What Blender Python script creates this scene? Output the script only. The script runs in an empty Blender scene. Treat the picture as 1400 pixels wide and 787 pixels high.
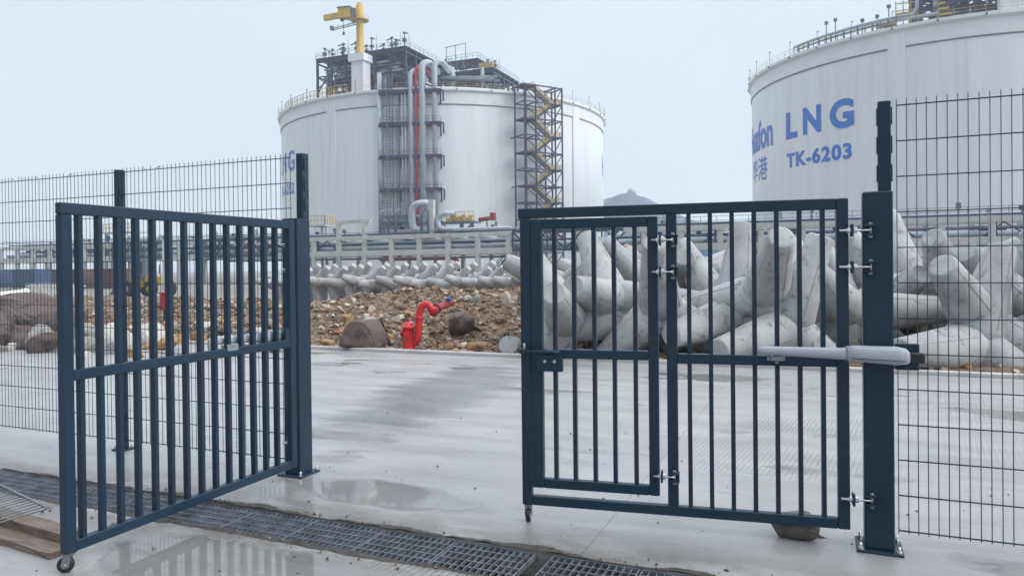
import bpy, bmesh, math, random
from mathutils import Vector, Matrix, noise
random.seed(7)
C = bpy.context.scene.collection
SC = bpy.context.scene
PI = math.pi
R = math.radians

# ------------------------------------------------------------------ camera
# world axes: x runs along the fence line, y runs away from the camera, square to the fence
TH, PIT, ROL, EYE = R(23.2), 0.0079, 0.0105, 1.6

def rotz(v, a):
    return Vector((v[0]*math.cos(a) - v[1]*math.sin(a), v[0]*math.sin(a) + v[1]*math.cos(a), v[2]))
_X = Vector((1, 0, 0)); _U = Vector((0, math.sin(PIT), math.cos(PIT))); _F = Vector((0, math.cos(PIT), -math.sin(PIT)))
_r = _X*math.cos(ROL) - _U*math.sin(ROL)
_u = _X*math.sin(ROL) + _U*math.cos(ROL)
CR, CU, CF = rotz(_r, TH), rotz(_u, TH), rotz(_F, TH)
cam_d = bpy.data.cameras.new('camera')
cam = bpy.data.objects.new('camera', cam_d); C.objects.link(cam)
m = Matrix.Identity(4)
for i in range(3):
    m[i][0], m[i][1], m[i][2] = CR[i], CU[i], -CF[i]
m[2][3] = EYE
cam.matrix_world = m
cam_d.sensor_width = 36; cam_d.lens = 1000/1400*36
cam_d.shift_y = -20/1400
cam_d.clip_start = 0.05; cam_d.clip_end = 6000
SC.camera = cam

# ------------------------------------------------------------------ light
SUN_EL, SUN_AZ = R(30), R(86)          # azimuth from +y towards +x
w = bpy.data.worlds.new("World"); SC.world = w; w.use_nodes = True
nt = w.node_tree; nt.nodes.clear()
out = nt.nodes.new('ShaderNodeOutputWorld'); bg = nt.nodes.new('ShaderNodeBackground')
sky = nt.nodes.new('ShaderNodeTexSky'); sky.sky_type = 'NISHITA'; sky.sun_disc = False
sky.sun_elevation = SUN_EL; sky.sun_rotation = SUN_AZ; sky.dust_density = 4; sky.air_density = 1.0
tc = nt.nodes.new('ShaderNodeTexCoord'); sp = nt.nodes.new('ShaderNodeSeparateXYZ')
rp = nt.nodes.new('ShaderNodeValToRGB'); rp.color_ramp.elements[0].position = 0.0
rp.color_ramp.elements[0].color = (.365, .420, .488, 1)
rp.color_ramp.elements[1].position = 1.0; rp.color_ramp.elements[1].color = (1.25, 1.27, 1.30, 1)
e = rp.color_ramp.elements.new(.36); e.color = (.385, .435, .495, 1)
e = rp.color_ramp.elements.new(.62); e.color = (.86, .90, .95, 1)
mul = nt.nodes.new('ShaderNodeVectorMath'); mul.operation = 'SCALE'; mul.inputs['Scale'].default_value = 13.0
cl = nt.nodes.new('ShaderNodeTexNoise'); cl.inputs['Scale'].default_value = 2.2; cl.inputs['Detail'].default_value = 4
clr = nt.nodes.new('ShaderNodeMapRange'); clr.inputs[1].default_value = .3; clr.inputs[2].default_value = .7
clr.inputs[3].default_value = .95; clr.inputs[4].default_value = 1.035
sc2 = nt.nodes.new('ShaderNodeVectorMath'); sc2.operation = 'SCALE'
mix = nt.nodes.new('ShaderNodeMix'); mix.data_type = 'RGBA'; mix.inputs['Factor'].default_value = .92
nt.links.new(tc.outputs['Generated'], sp.inputs[0]); nt.links.new(sp.outputs['Z'], rp.inputs['Fac'])
nt.links.new(tc.outputs['Generated'], cl.inputs['Vector']); nt.links.new(cl.outputs['Fac'], clr.inputs[0])
nt.links.new(rp.outputs['Color'], mul.inputs[0]); nt.links.new(mul.outputs[0], sc2.inputs[0])
nt.links.new(clr.outputs[0], sc2.inputs['Scale'])
nt.links.new(sky.outputs[0], mix.inputs['A']); nt.links.new(sc2.outputs[0], mix.inputs['B'])
bk_ = nt.nodes.new('ShaderNodeMapRange'); bk_.inputs[1].default_value = -.9; bk_.inputs[2].default_value = .25; bk_.inputs[3].default_value = .52; bk_.inputs[4].default_value = 1.0  # sky dimmed behind the camera, added to darken camera-facing faces
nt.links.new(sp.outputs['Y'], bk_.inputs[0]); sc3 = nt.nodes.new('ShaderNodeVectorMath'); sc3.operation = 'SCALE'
ea_ = nt.nodes.new('ShaderNodeMapRange'); ea_.inputs[1].default_value = .3; ea_.inputs[2].default_value = .9; ea_.inputs[3].default_value = 1.0; ea_.inputs[4].default_value = 1.7  # extra sky brightness to the right, added to light right-facing faces
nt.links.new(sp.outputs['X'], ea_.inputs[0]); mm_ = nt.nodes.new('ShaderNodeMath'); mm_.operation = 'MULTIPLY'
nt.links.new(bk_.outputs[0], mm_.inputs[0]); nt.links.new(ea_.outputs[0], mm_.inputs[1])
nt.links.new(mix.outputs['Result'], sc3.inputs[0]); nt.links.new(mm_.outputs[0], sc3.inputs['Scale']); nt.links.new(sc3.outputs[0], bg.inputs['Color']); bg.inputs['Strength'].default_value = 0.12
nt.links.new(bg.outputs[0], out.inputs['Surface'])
sd = bpy.data.lights.new('sun', 'SUN'); sd.energy = 1.5; sd.angle = R(35); sd.color = (1, .97, .93)
so = bpy.data.objects.new('sun', sd); C.objects.link(so)
sv = Vector((math.sin(SUN_AZ)*math.cos(SUN_EL), math.cos(SUN_AZ)*math.cos(SUN_EL), math.sin(SUN_EL)))
so.rotation_euler = sv.to_track_quat('Z', 'Y').to_euler(); so.location = sv*300
SC.view_settings.view_transform = 'Standard'; SC.view_settings.look = 'None'
SC.view_settings.exposure = 0.34; SC.view_settings.gamma = 1
SC.cycles.volume_bounces = 1
SC.cycles.max_bounces = 8

# ------------------------------------------------------------------ helpers
def ray(px, py):
    return CF + CR*((px - 700)/1000) + CU*((373.5 - py)/1000)
def at(px, py, D):                      # point at depth D metres on a sight line of the survey
    return Vector((0, 0, EYE)) + ray(px, py)*D
def onground(px, py, z=0):
    d = ray(px, py); t = (z - EYE)/d.z
    return Vector((0, 0, EYE)) + d*t

def smooth(a, b, x):
    t = max(0, min(1, (x - a)/(b - a))); return t*t*(3 - 2*t)

class MB:
    def __init__(s, M=None):
        s.v = []; s.f = []; s.sm = []; s.M = M or Matrix.Identity(4); s.tint = []
    def add(s, vs, fs, smooth=False):
        b = len(s.v)
        s.v += [s.M @ Vector(p) for p in vs]
        s.f += [tuple(b + i for i in f) for f in fs]; s.sm += [smooth]*len(fs)
        return s
    def box(s, x0, x1, y0, y1, z0, z1):
        return s.add([(x0,y0,z0),(x1,y0,z0),(x1,y1,z0),(x0,y1,z0),(x0,y0,z1),(x1,y0,z1),(x1,y1,z1),(x0,y1,z1)],
              [(3,2,1,0),(4,5,6,7),(0,1,5,4),(1,2,6,5),(2,3,7,6),(3,0,4,7)])
    def cbox(s, x0, x1, y0, y1, z0, z1, c=.004):
        # box with chamfered vertical and horizontal edges
        vs = []; 
        for zz, ins in ((z0, c), (z0 + c, 0), (z1 - c, 0), (z1, c)):
            a0, a1, b0, b1 = x0 + ins, x1 - ins, y0 + ins, y1 - ins
            vs += [(a0 + c, b0, zz), (a1 - c, b0, zz), (a1, b0 + c, zz), (a1, b1 - c, zz), (a1 - c, b1, zz), (a0 + c, b1, zz), (a0, b1 - c, zz), (a0, b0 + c, zz)]
        fs = [tuple(reversed(range(8))), tuple(range(24, 32))]
        for k in range(3):
            for i in range(8):
                j = (i + 1) % 8; fs.append((k*8 + i, k*8 + j, k*8 + 8 + j, k*8 + 8 + i))
        return s.add(vs, fs)
    def beam(s, p, q, a, b=None, up=(0, 0, 1)):
        p = Vector(p); q = Vector(q); b = b or a; d = (q - p).normalized(); up = Vector(up)
        if abs(d.dot(up)) > .98: up = Vector((0, 1, 0))
        x = d.cross(up).normalized(); y = x.cross(d).normalized()
        vs = [c + x*(i*a/2) + y*(j*b/2) for c in (p, q) for i, j in ((-1,-1),(1,-1),(1,1),(-1,1))]
        return s.add(vs, [(3,2,1,0),(4,5,6,7),(0,1,5,4),(1,2,6,5),(2,3,7,6),(3,0,4,7)])
    def tube(s, pts, r, n=10, caps=True, smooth=True):
        pts = [Vector(p) for p in pts]; k = len(pts); rs = r if isinstance(r, (list, tuple)) else [r]*k
        vs = []; fs = []; px = None
        for i, p in enumerate(pts):
            d = (pts[min(i + 1, k - 1)] - pts[max(i - 1, 0)]).normalized()
            if px is None:
                px = d.orthogonal().normalized()
            px = (px - d*px.dot(d)).normalized(); py = d.cross(px)
            vs += [p + (px*math.cos(2*PI*j/n) + py*math.sin(2*PI*j/n))*rs[i] for j in range(n)]
        for i in range(k - 1):
            for j in range(n):
                j2 = (j + 1) % n; fs.append((i*n + j, i*n + j2, i*n + n + j2, i*n + n + j))
        s.add(vs, fs, smooth)
        if caps:
            b = len(s.v) - len(vs)
            s.f += [tuple(b + j for j in reversed(range(n))), tuple(b + (k - 1)*n + j for j in range(n))]; s.sm += [False, False]
        return s
    def lathe(s, prof, c=(0, 0, 0), n=20, smooth=True, a0=0, a1=2*PI):
        full = abs(a1 - a0 - 2*PI) < 1e-6; m_ = n if full else n + 1
        vs = [(c[0] + r*math.cos(a0 + (a1 - a0)*j/n), c[1] + r*math.sin(a0 + (a1 - a0)*j/n), c[2] + z) for r, z in prof for j in range(m_)]
        fs = []
        for i in range(len(prof) - 1):
            for j in range(n):
                j2 = (j + 1) % m_; fs.append((i*m_ + j, i*m_ + j2, i*m_ + m_ + j2, i*m_ + m_ + j))
        return s.add(vs, fs, smooth)
    def prism(s, poly, z0, z1):
        n = len(poly)
        return s.add([(x, y, z0) for x, y in poly] + [(x, y, z1) for x, y in poly],
              [tuple(reversed(range(n))), tuple(range(n, 2*n))] + [(i, (i + 1) % n, n + (i + 1) % n, n + i) for i in range(n)])
    def build(s, name, mat, parent=None, org=None, kind=None, weld=False):
        me = bpy.data.meshes.new(name)
        org = Vector(org) if org is not None else (Vector(parent['_o']) if parent is not None and '_o' in parent else Vector((0, 0, 0)))
        me.from_pydata([tuple(p - org) for p in s.v], [], s.f); me.update()
        me.polygons.foreach_set('use_smooth', s.sm)
        bm = bmesh.new(); bm.from_mesh(me)
        if weld: bmesh.ops.remove_doubles(bm, verts=bm.verts, dist=1e-4)
        bmesh.ops.recalc_face_normals(bm, faces=bm.faces); bm.to_mesh(me); bm.free()
        if s.tint:
            at_ = me.attributes.new('tint', 'FLOAT', 'POINT'); at_.data.foreach_set('value', s.tint)
        me.materials.append(mat)
        o = bpy.data.objects.new(name, me); C.objects.link(o)
        if parent is not None:
            o.parent = parent
            if '_o' in parent: ORG[o.name] = org
        else:
            o.location = org
        if kind: o['kind'] = kind
        return o
ORG = {}
class Thing:
    # an Empty at the thing's base; parts are built in world metres and stored relative to it
    def __init__(s, name, label, cat, loc, group=None):
        o = bpy.data.objects.new(name, None); C.objects.link(o); o.location = loc; o.empty_display_size = .2
        o['label'] = label; o['category'] = cat
        if group: o['group'] = group
        s.o = o; s.loc = Vector(loc)
    def part(s, name, mb, mat, parent=None, label=None):
        p = mb.build(name, mat, None, org=s.loc); p.location = (0, 0, 0)
        p.parent = parent or s.o
        if label: p['label'] = label
        return p
def tag(o, label, cat, group=None):
    o['label'] = label; o['category'] = cat
    if group: o['group'] = group
    return o
def copy_tree(o, parent=None):
    c = o.copy(); C.objects.link(c); c.parent = parent
    for ch in list(o.children): copy_tree(ch, c)
    return c

# ------------------------------------------------------------------ materials
def mat(name, col, rough=.5, metal=0, var=.15, scale=3., rvar=.1, bump=0., bscale=30., spec=.5, stretch=(1, 1, 1), dark=None, dthr=(.55, .7), dscale=2.):
    M_ = bpy.data.materials.new(name); M_.use_nodes = True; t = M_.node_tree; b = t.nodes['Principled BSDF']
    b.inputs['Metallic'].default_value = metal; b.inputs['Specular IOR Level'].default_value = spec
    co = t.nodes.new('ShaderNodeTexCoord'); mp = t.nodes.new('ShaderNodeMapping'); mp.inputs['Scale'].default_value = stretch
    t.links.new(co.outputs['Object'], mp.inputs[0])
    n = t.nodes.new('ShaderNodeTexNoise'); n.inputs['Scale'].default_value = scale; n.inputs['Detail'].default_value = 7; n.inputs['Roughness'].default_value = .6
    t.links.new(mp.outputs[0], n.inputs['Vector'])
    r = t.nodes.new('ShaderNodeValToRGB'); c = Vector(col)
    r.color_ramp.elements[0].position = .3; r.color_ramp.elements[1].position = .7
    r.color_ramp.elements[0].color = (*(c*(1 - var)), 1); r.color_ramp.elements[1].color = (*(c*(1 + var)), 1)
    t.links.new(n.outputs['Fac'], r.inputs['Fac']); last = r.outputs['Color']
    if dark:
        n2 = t.nodes.new('ShaderNodeTexNoise'); n2.inputs['Scale'].default_value = dscale; n2.inputs['Detail'].default_value = 9; n2.inputs['Roughness'].default_value = .65
        t.links.new(mp.outputs[0], n2.inputs['Vector'])
        mr = t.nodes.new('ShaderNodeMapRange'); mr.inputs[1].default_value = dthr[0]; mr.inputs[2].default_value = dthr[1]
        t.links.new(n2.outputs['Fac'], mr.inputs[0])
        mx = t.nodes.new('ShaderNodeMix'); mx.data_type = 'RGBA'; mx.inputs['B'].default_value = (*dark, 1)
        t.links.new(mr.outputs[0], mx.inputs['Factor']); t.links.new(last, mx.inputs['A']); last = mx.outputs['Result']
    t.links.new(last, b.inputs['Base Color'])
    rr = t.nodes.new('ShaderNodeMapRange'); rr.inputs[1].default_value = .3; rr.inputs[2].default_value = .7
    rr.inputs[3].default_value = max(.02, rough - rvar); rr.inputs[4].default_value = min(1, rough + rvar)
    t.links.new(n.outputs['Fac'], rr.inputs[0]); t.links.new(rr.outputs[0], b.inputs['Roughness'])
    if bump:
        n3 = t.nodes.new('ShaderNodeTexNoise'); n3.inputs['Scale'].default_value = bscale; n3.inputs['Detail'].default_value = 6
        t.links.new(co.outputs['Object'], n3.inputs['Vector'])
        bp = t.nodes.new('ShaderNodeBump'); bp.inputs['Strength'].default_value = bump; bp.inputs['Distance'].default_value = .02
        t.links.new(n3.outputs['Fac'], bp.inputs['Height']); t.links.new(bp.outputs[0], b.inputs['Normal'])
    M_['p'] = 1
    return M_

PAINT = mat('slate_blue_paint', (.0135, .033, .059), .33, var=.08, scale=2.5, rvar=.06, spec=.27, dark=(.035, .05, .07), dthr=(.63, .74), dscale=16)
WIRE = mat('coated_wire', (.016, .034, .062), .4)
GALV = mat('galvanised_steel', (.30, .33, .37), .38, metal=.85, var=.25, scale=14)
GRATE = mat('weathered_grating_steel', (.20, .222, .26), .42, metal=.5, var=.35, scale=9)
CHROME = mat('bright_zinc', (.62, .63, .65), .25, metal=.9)
CASTM = mat('dull_zinc', (.22, .23, .25), .45, metal=.7)
RUBBER = mat('black_rubber', (.012, .012, .013), .55)
ARMWHITE = mat('pale_grey_cast_aluminium', (.35, .38, .43), .45, var=.05, rvar=.06)
ARMLINE = mat('dark_seam', (.03, .035, .04), .5)
TANKWHITE = mat('tank_wall_concrete_paint', (.70, .735, .765), .6, var=.05, scale=.35, stretch=(1, 1, .06), dark=(.56, .59, .61), dthr=(.50, .8), dscale=.9)
TANKRIM = mat('tank_rim_concrete', (.66, .69, .71), .6, var=.06, scale=.6)
SEAM = mat('tank_seam_grey', (.20, .22, .25), .6)
LETTER = mat('blue_lettering_paint', (.004, .135, .56), .5, var=.06)
STEEL = mat('dark_blue_grey_steelwork', (.011, .025, .078), .5, var=.25, scale=1.2)
STEELG = mat('mid_grey_steelwork', (.10, .125, .17), .5, var=.25, scale=1.2)
YELLOW = mat('ochre_yellow_paint', (.50, .33, .045), .45, var=.15, scale=1.)
CREAM = mat('pale_yellow_rail_paint', (.50, .37, .11), .5, var=.15)
RED = mat('red_paint', (.50, .018, .022), .3, var=.15, scale=8)
DKRED = mat('weathered_red_pipe', (.26, .035, .04), .5, var=.3, scale=6)
ALU = mat('aluminium_cladding', (.36, .41, .47), .45, metal=.1, var=.1, scale=1.)
PIPEG = mat('blue_grey_pipe', (.28, .34, .42), .4, var=.15, scale=.6)
RACK = mat('precast_concrete', (.46, .47, .46), .75, var=.12, scale=.5, dark=(.30, .30, .28), dthr=(.55, .75), dscale=.4)
TETRA = mat('tetrapod_concrete', (.375, .39, .40), .80, var=.34, scale=1.1, bump=.45, bscale=24, dark=(.19, .19, .188), dthr=(.55, .66), dscale=5.5)
TETRAD = mat('brown_weathered_concrete', (.34, .27, .20), .8, var=.25, scale=1.1, bump=.35, bscale=14, dark=(.14, .11, .09), dthr=(.5, .65), dscale=2.2)
WOOD = mat('wet_board_wood', (.165, .125, .10), .5, bump=.4, bscale=40, var=.5, scale=5, stretch=(1, 8, 8), dark=(.09, .075, .06), dthr=(.5, .62), dscale=4)
ROCKD = mat('dark_purple_brown_rock', (.105, .074, .064), .65, var=.4, scale=3, bump=.8, bscale=9, dark=(.04, .034, .034), dthr=(.5, .62), dscale=3)
ROCKO = mat('ochre_rock', (.32, .195, .095), .7, var=.4, scale=3, bump=.7, bscale=11, dark=(.14, .09, .06), dthr=(.52, .64), dscale=4)
ROCKG = mat('grey_rock', (.25, .245, .235), .65, var=.3, scale=3, bump=.7, bscale=11, dark=(.10, .095, .09), dthr=(.52, .66), dscale=4)
ROCKW = mat('pale_limestone_rock', (.47, .45, .41), .65, var=.25, scale=4, bump=.5, bscale=11)
STONE = mat('wet_brown_stone', (.11, .092, .078), .35, var=.4, scale=8, bump=.4, bscale=30)
LEAF = mat('shrub_leaf', (.05, .095, .03), .6, var=.4, scale=2)
BLUEC = mat('container_blue', (.025, .065, .15), .5, var=.12)
BRICK = mat('container_rust_red', (.10, .052, .05), .6, var=.25)
BLUEH = mat('pale_blue_sheet', (.16, .30, .50), .55, var=.1)
GLASS = mat('dark_glass', (.03, .05, .06), .1)
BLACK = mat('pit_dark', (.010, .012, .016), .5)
WHITE = mat('white_plastic', (.72, .73, .74), .5, var=.05)
HILLM = mat('hazy_blue_scrub', (.06, .11, .165), .9, var=.45, scale=.02)  # scrub tone shifted to blue, distance haze put into the colour
TYRE = mat('loader_tyre', (.02, .02, .02), .8)
BLUEV = mat('blue_valve', (.02, .08, .42), .4)

def road_material():
    M_ = bpy.data.materials.new('wet_concrete'); M_.use_nodes = True; t = M_.node_tree; b = t.nodes['Principled BSDF']; L = t.links
    N = lambda k: t.nodes.new('ShaderNode' + k)
    co = N('TexCoord'); P = co.outputs['Object']
    def noise_(scale, det=6, st=None, rough=.55):
        n = N('TexNoise'); n.inputs['Scale'].default_value = scale; n.inputs['Detail'].default_value = det; n.inputs['Roughness'].default_value = rough
        if st:
            mp = N('Mapping'); mp.inputs['Scale'].default_value = st; L.new(P, mp.inputs[0]); L.new(mp.outputs[0], n.inputs['Vector'])
        else: L.new(P, n.inputs['Vector'])
        return n.outputs['Fac']
    def mr(x, a, b_, c=0., d=1., smoothit=False):
        n = N('MapRange'); n.inputs[1].default_value = a; n.inputs[2].default_value = b_; n.inputs[3].default_value = c; n.inputs[4].default_value = d
        if smoothit: n.interpolation_type = 'SMOOTHSTEP'
        L.new(x, n.inputs[0]); return n.outputs[0]
    def ma(op, x, y):
        n = N('Math'); n.operation = op
        for i, q in enumerate((x, y)):
            if isinstance(q, (int, float)): n.inputs[i].default_value = q
            else: L.new(q, n.inputs[i])
        return n.outputs[0]
    def mixc(f, a, b_):
        n = N('Mix'); n.data_type = 'RGBA'
        for k, q in (('Factor', f), ('A', a), ('B', b_)):
            if isinstance(q, tuple): n.inputs[k].default_value = (*q, 1)
            else: L.new(q, n.inputs[k])
        return n.outputs['Result']
    sep = N('SeparateXYZ'); L.new(P, sep.inputs[0]); U_, W_ = sep.outputs['X'], sep.outputs['Y']
    big = noise_(.35, 5, (1, 1.8, 1)); mid = noise_(1.6, 8, (.6, 1.6, 1)); fine = noise_(22, 5); streak = noise_(2.2, 6, (.16, 1.5, 1))
    col = mixc(mr(mid, .3, .7), (.265, .274, .283), (.365, .374, .383))
    col = mixc(mr(streak, .52, .72, 0, .55), col, (.225, .23, .235))
    col = mixc(mr(fine, .35, .8, 0, .25), col, (.24, .235, .225))
    # earth washed along the edges of the drain
    dist = ma('ABSOLUTE', ma('SUBTRACT', W_, 3.63), 0)
    edge = mr(dist, .20, .70, 1, 0)
    dirt = ma('MULTIPLY', edge, mr(noise_(4.5, 8, (.35, 1, 1), .7), .36, .54))
    col = mixc(ma('MULTIPLY', dirt, .8), col, (.085, .075, .062))
    near = ma('MULTIPLY', mr(W_, 2.9, 3.3, 1, 0), mr(noise_(1.3, 8), .46, .6))
    col = mixc(ma('MULTIPLY', near, .55), col, (.20, .185, .155))
    L.new(col, b.inputs['Base Color'])
    # standing water: smooth film in the low spots
    wet = ma('ADD', big, ma('MULTIPLY', mid, .45))
    pool = mr(wet, .80, .88, 0, 1)
    # the puddle on the near side of the drain
    du = ma('DIVIDE', ma('SUBTRACT', U_, -2.9), 1.1); dw = ma('DIVIDE', ma('SUBTRACT', W_, 3.0), .36)
    rr = ma('ADD', ma('MULTIPLY', du, du), ma('MULTIPLY', dw, dw))
    pud = mr(ma('ADD', rr, ma('MULTIPLY', ma('SUBTRACT', noise_(2.2, 4), .5), 1.6)), .8, 1.1, 1, 0)
    du2 = ma('DIVIDE', ma('SUBTRACT', U_, -2.95), .9); dw2 = ma('DIVIDE', ma('SUBTRACT', W_, 4.42), .26)
    rr2 = ma('ADD', ma('MULTIPLY', du2, du2), ma('MULTIPLY', dw2, dw2))
    pud2 = mr(ma('ADD', rr2, ma('MULTIPLY', ma('SUBTRACT', noise_(1.8, 5), .5), 2.4)), .7, 1.15, 1, 0)
    pool = ma('MAXIMUM', ma('MAXIMUM', pool, pud), pud2)
    dp1 = ma('DIVIDE', ma('SUBTRACT', ma('ADD', U_, ma('MULTIPLY', W_, .12)), -3.55), .85); dp2 = ma('DIVIDE', ma('SUBTRACT', W_, 8.6), 2.7)
    dpr = ma('ADD', ma('MULTIPLY', dp1, dp1), ma('MULTIPLY', dp2, dp2))
    damp = mr(ma('ADD', dpr, ma('MULTIPLY', ma('SUBTRACT', noise_(1.7, 7, (.35, 1.7, 1), .65), .5), 3.2)), .45, 1.2, 1, 0)
    col = mixc(ma('MULTIPLY', damp, .66), col, (.13, .136, .148))
    L.new(col, b.inputs['Base Color'])
    rough = ma('SUBTRACT', ma('ADD', mr(mid, .3, .75, .24, .44), mr(W_, 5.8, 8.5, 0, .12)), ma('MULTIPLY', damp, .12))
    col = mixc(ma('MULTIPLY', pool, .55), col, (.15, .15, .148)); L.new(col, b.inputs['Base Color'])
    inv = ma('SUBTRACT', 1, pool)
    rough = ma('ADD', ma('MULTIPLY', rough, inv), ma('MULTIPLY', pool, .035))
    L.new(rough, b.inputs['Roughness']); b.inputs['Specular IOR Level'].default_value = .55
    # broomed grooves on the right-hand slab
    gr = N('TexWave'); gr.bands_direction = 'X'; gr.inputs['Scale'].default_value = 7.5; gr.inputs['Distortion'].default_value = .25; gr.inputs['Detail'].default_value = 2
    mp = N('Mapping'); mp.inputs['Rotation'].default_value = (0, 0, .12); L.new(P, mp.inputs[0]); L.new(mp.outputs[0], gr.inputs['Vector'])
    gmask = ma('MULTIPLY', mr(U_, -1.6, -.6), ma('MULTIPLY', mr(W_, 5.75, 5.9), mr(noise_(.6, 3), .4, .55)))
    gm2 = ma('MULTIPLY', mr(W_, 3.43, 3.40), mr(noise_(.9, 3), .42, .56))
    gmask = ma('MAXIMUM', gmask, gm2)
    h = ma('ADD', ma('MULTIPLY', ma('MULTIPLY', gr.outputs['Fac'], gmask), 1.1), ma('MULTIPLY', fine, .55))
    h = ma('ADD', h, ma('MULTIPLY', mid, .8))
    h = ma('MULTIPLY', h, ma('ADD', ma('MULTIPLY', inv, .97), .03))
    bp = N('Bump'); bp.inputs['Strength'].default_value = .30; bp.inputs['Distance'].default_value = .012
    L.new(h, bp.inputs['Height']); L.new(bp.outputs[0], b.inputs['Normal'])
    return M_
ROAD = road_material()

def tinted(name, cols, rough=.75):
    M_ = bpy.data.materials.new(name); M_.use_nodes = True; t = M_.node_tree; b = t.nodes['Principled BSDF']
    a = t.nodes.new('ShaderNodeAttribute'); a.attribute_name = 'tint'
    r = t.nodes.new('ShaderNodeValToRGB'); el = r.color_ramp.elements
    el[0].color = (*cols[0], 1); el[1].color = (*cols[-1], 1)
    for i, c in enumerate(cols[1:-1]):
        e_ = el.new((i + 1)/(len(cols) - 1)); e_.color = (*c, 1)
    co = t.nodes.new('ShaderNodeTexCoord'); n = t.nodes.new('ShaderNodeTexNoise'); n.inputs['Scale'].default_value = 14; n.inputs['Detail'].default_value = 6
    t.links.new(co.outputs['Object'], n.inputs['Vector'])
    mr = t.nodes.new('ShaderNodeMapRange'); mr.inputs[1].default_value = .3; mr.inputs[2].default_value = .7; mr.inputs[3].default_value = .6; mr.inputs[4].default_value = 1.3
    t.links.new(n.outputs['Fac'], mr.inputs[0])
    s = t.nodes.new('ShaderNodeVectorMath'); s.operation = 'SCALE'
    t.links.new(a.outputs['Fac'], r.inputs['Fac']); t.links.new(r.outputs['Color'], s.inputs[0]); t.links.new(mr.outputs[0], s.inputs['Scale'])
    t.links.new(s.outputs[0], b.inputs['Base Color']); b.inputs['Roughness'].default_value = rough
    return M_
RUBBLE = tinted('rubble_stones', [(.06, .048, .041), (.25, .155, .08), (.19, .165, .14), (.12, .08, .058), (.46, .43, .38), (.29, .14, .06), (.15, .135, .12)])
SOIL = mat('stony_earth', (.185, .125, .080), .85, var=.55, scale=9, bump=1., bscale=26, dark=(.075, .058, .046), dthr=(.48, .60), dscale=4)
GROUND = mat('site_ground', (.20, .19, .17), .85, var=.3, scale=.15)

# ------------------------------------------------------------------ ground
g = MB()
g.add([(-2500, -200, -.16), (2500, -200, -.16), (2500, 3.40, -.16), (-2500, 3.40, -.16)], [(0, 1, 2, 3)])
g.add([(-2500, 3.86, -.16), (2500, 3.86, -.16), (2500, 12.3, -.16), (-2500, 12.3, -.16)], [(0, 1, 2, 3)])
g.add([(-2500, 12.3, -.62), (2500, 12.3, -.62), (2500, 1700, -.62), (-2500, 1700, -.62)], [(0, 1, 2, 3)])
g.build('ground', GROUND, kind='structure')
rd = MB()
us = [-60, -49.3, -43.3, -37.3, -31.3, -25.3, -19.3, -13.3, -7.28, -1.26, 4.76, 10.8, 16.8, 60]
ws = [3.83, 5.75, 11.93]
for i in range(len(us) - 1):
    for j in range(2):
        rd.cbox(us[i] + .0012, us[i + 1] - .0012, ws[j] + .0012, ws[j + 1] - .0012, -.15, 0, .0015)
rd.build('road', ROAD, kind='structure')
ap = MB()
for i in range(len(us) - 1):
    ap.cbox(us[i] + .7 + .004, us[i + 1] + .7 - .004, -30, 3.43, -.15, 0, .003)
ap.build('apron_pavement', ROAD, kind='structure')
kb = MB(); kb.cbox(-60, 60, 11.945, 12.09, -.15, .06, .01)
kb.build('kerb', mat('kerb_concrete', (.48, .48, .47), .5, var=.2, scale=1.5, dark=(.2, .19, .18), dthr=(.56, .7)), kind='structure')
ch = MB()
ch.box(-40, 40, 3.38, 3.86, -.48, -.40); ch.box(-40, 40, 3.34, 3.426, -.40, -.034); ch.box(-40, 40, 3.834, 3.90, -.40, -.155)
ch.build('drain_channel', BLACK, kind='structure')  # near-black colour carries the shade inside the pit

def bank(u, w):
    f = 1 - .72*smooth(-5.6, -2.6, u)
    top = (.84 - .26*smooth(-11, -14, u))*smooth(12.1, 16.6, w)
    n = noise.fractal(Vector((u*.35, w*.35, 3.1)), 1, 2, 4)*.22 + noise.fractal(Vector((u*1.3, w*1.3, 8.)), 1, 2, 4)*.10
    z = (top + n*smooth(12.1, 13.0, w)*1.2)*f
    z -= smooth(18.5, 26, w)*(1.15*f + .45)
    return max(z, -.6)
bk = MB(); NU, NW = 260, 90
ulist = [-44 + 66*i/(NU - 1) for i in range(NU)]
wlist = [12.09 + 24*(j/(NW - 1))**1.5 for j in range(NW)]
vs = []
for w_ in wlist:
    for u_ in ulist:
        vs.append((u_, w_, bank(u_, w_)))
bk.add(vs, [(j*NU + i, j*NU + i + 1, (j + 1)*NU + i + 1, (j + 1)*NU + i) for j in range(NW - 1) for i in range(NU - 1)], True)
bk.build('earth_bank_terrain', SOIL, kind='structure')

# rock shapes: hulls of random points
def hull(n, seed, sq=(1, 1, .75)):
    rnd = random.Random(seed); bm = bmesh.new()
    for _ in range(n):
        v = Vector((rnd.gauss(0, 1), rnd.gauss(0, 1), rnd.gauss(0, 1))).normalized()*rnd.uniform(.8, 1.05)
        bm.verts.new((v.x*sq[0], v.y*sq[1], v.z*sq[2]))
    bmesh.ops.convex_hull(bm, input=bm.verts)
    bmesh.ops.delete(bm, geom=[v for v in bm.verts if not v.link_faces], context='VERTS')
    bm.verts.index_update(); V = [v.co.copy() for v in bm.verts]; F = [tuple(v.index for v in f.verts) for f in bm.faces]; bm.free()
    return V, F
HULLS = [hull(11 + i % 6, i) for i in range(14)]
def rmat(rnd):
    return Matrix.Rotation(rnd.uniform(0, 6.28), 3, 'Z') @ Matrix.Rotation(rnd.uniform(-.6, .6), 3, 'X') @ Matrix.Rotation(rnd.uniform(-.6, .6), 3, 'Y')
st = MB(); rnd = random.Random(5)
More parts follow.
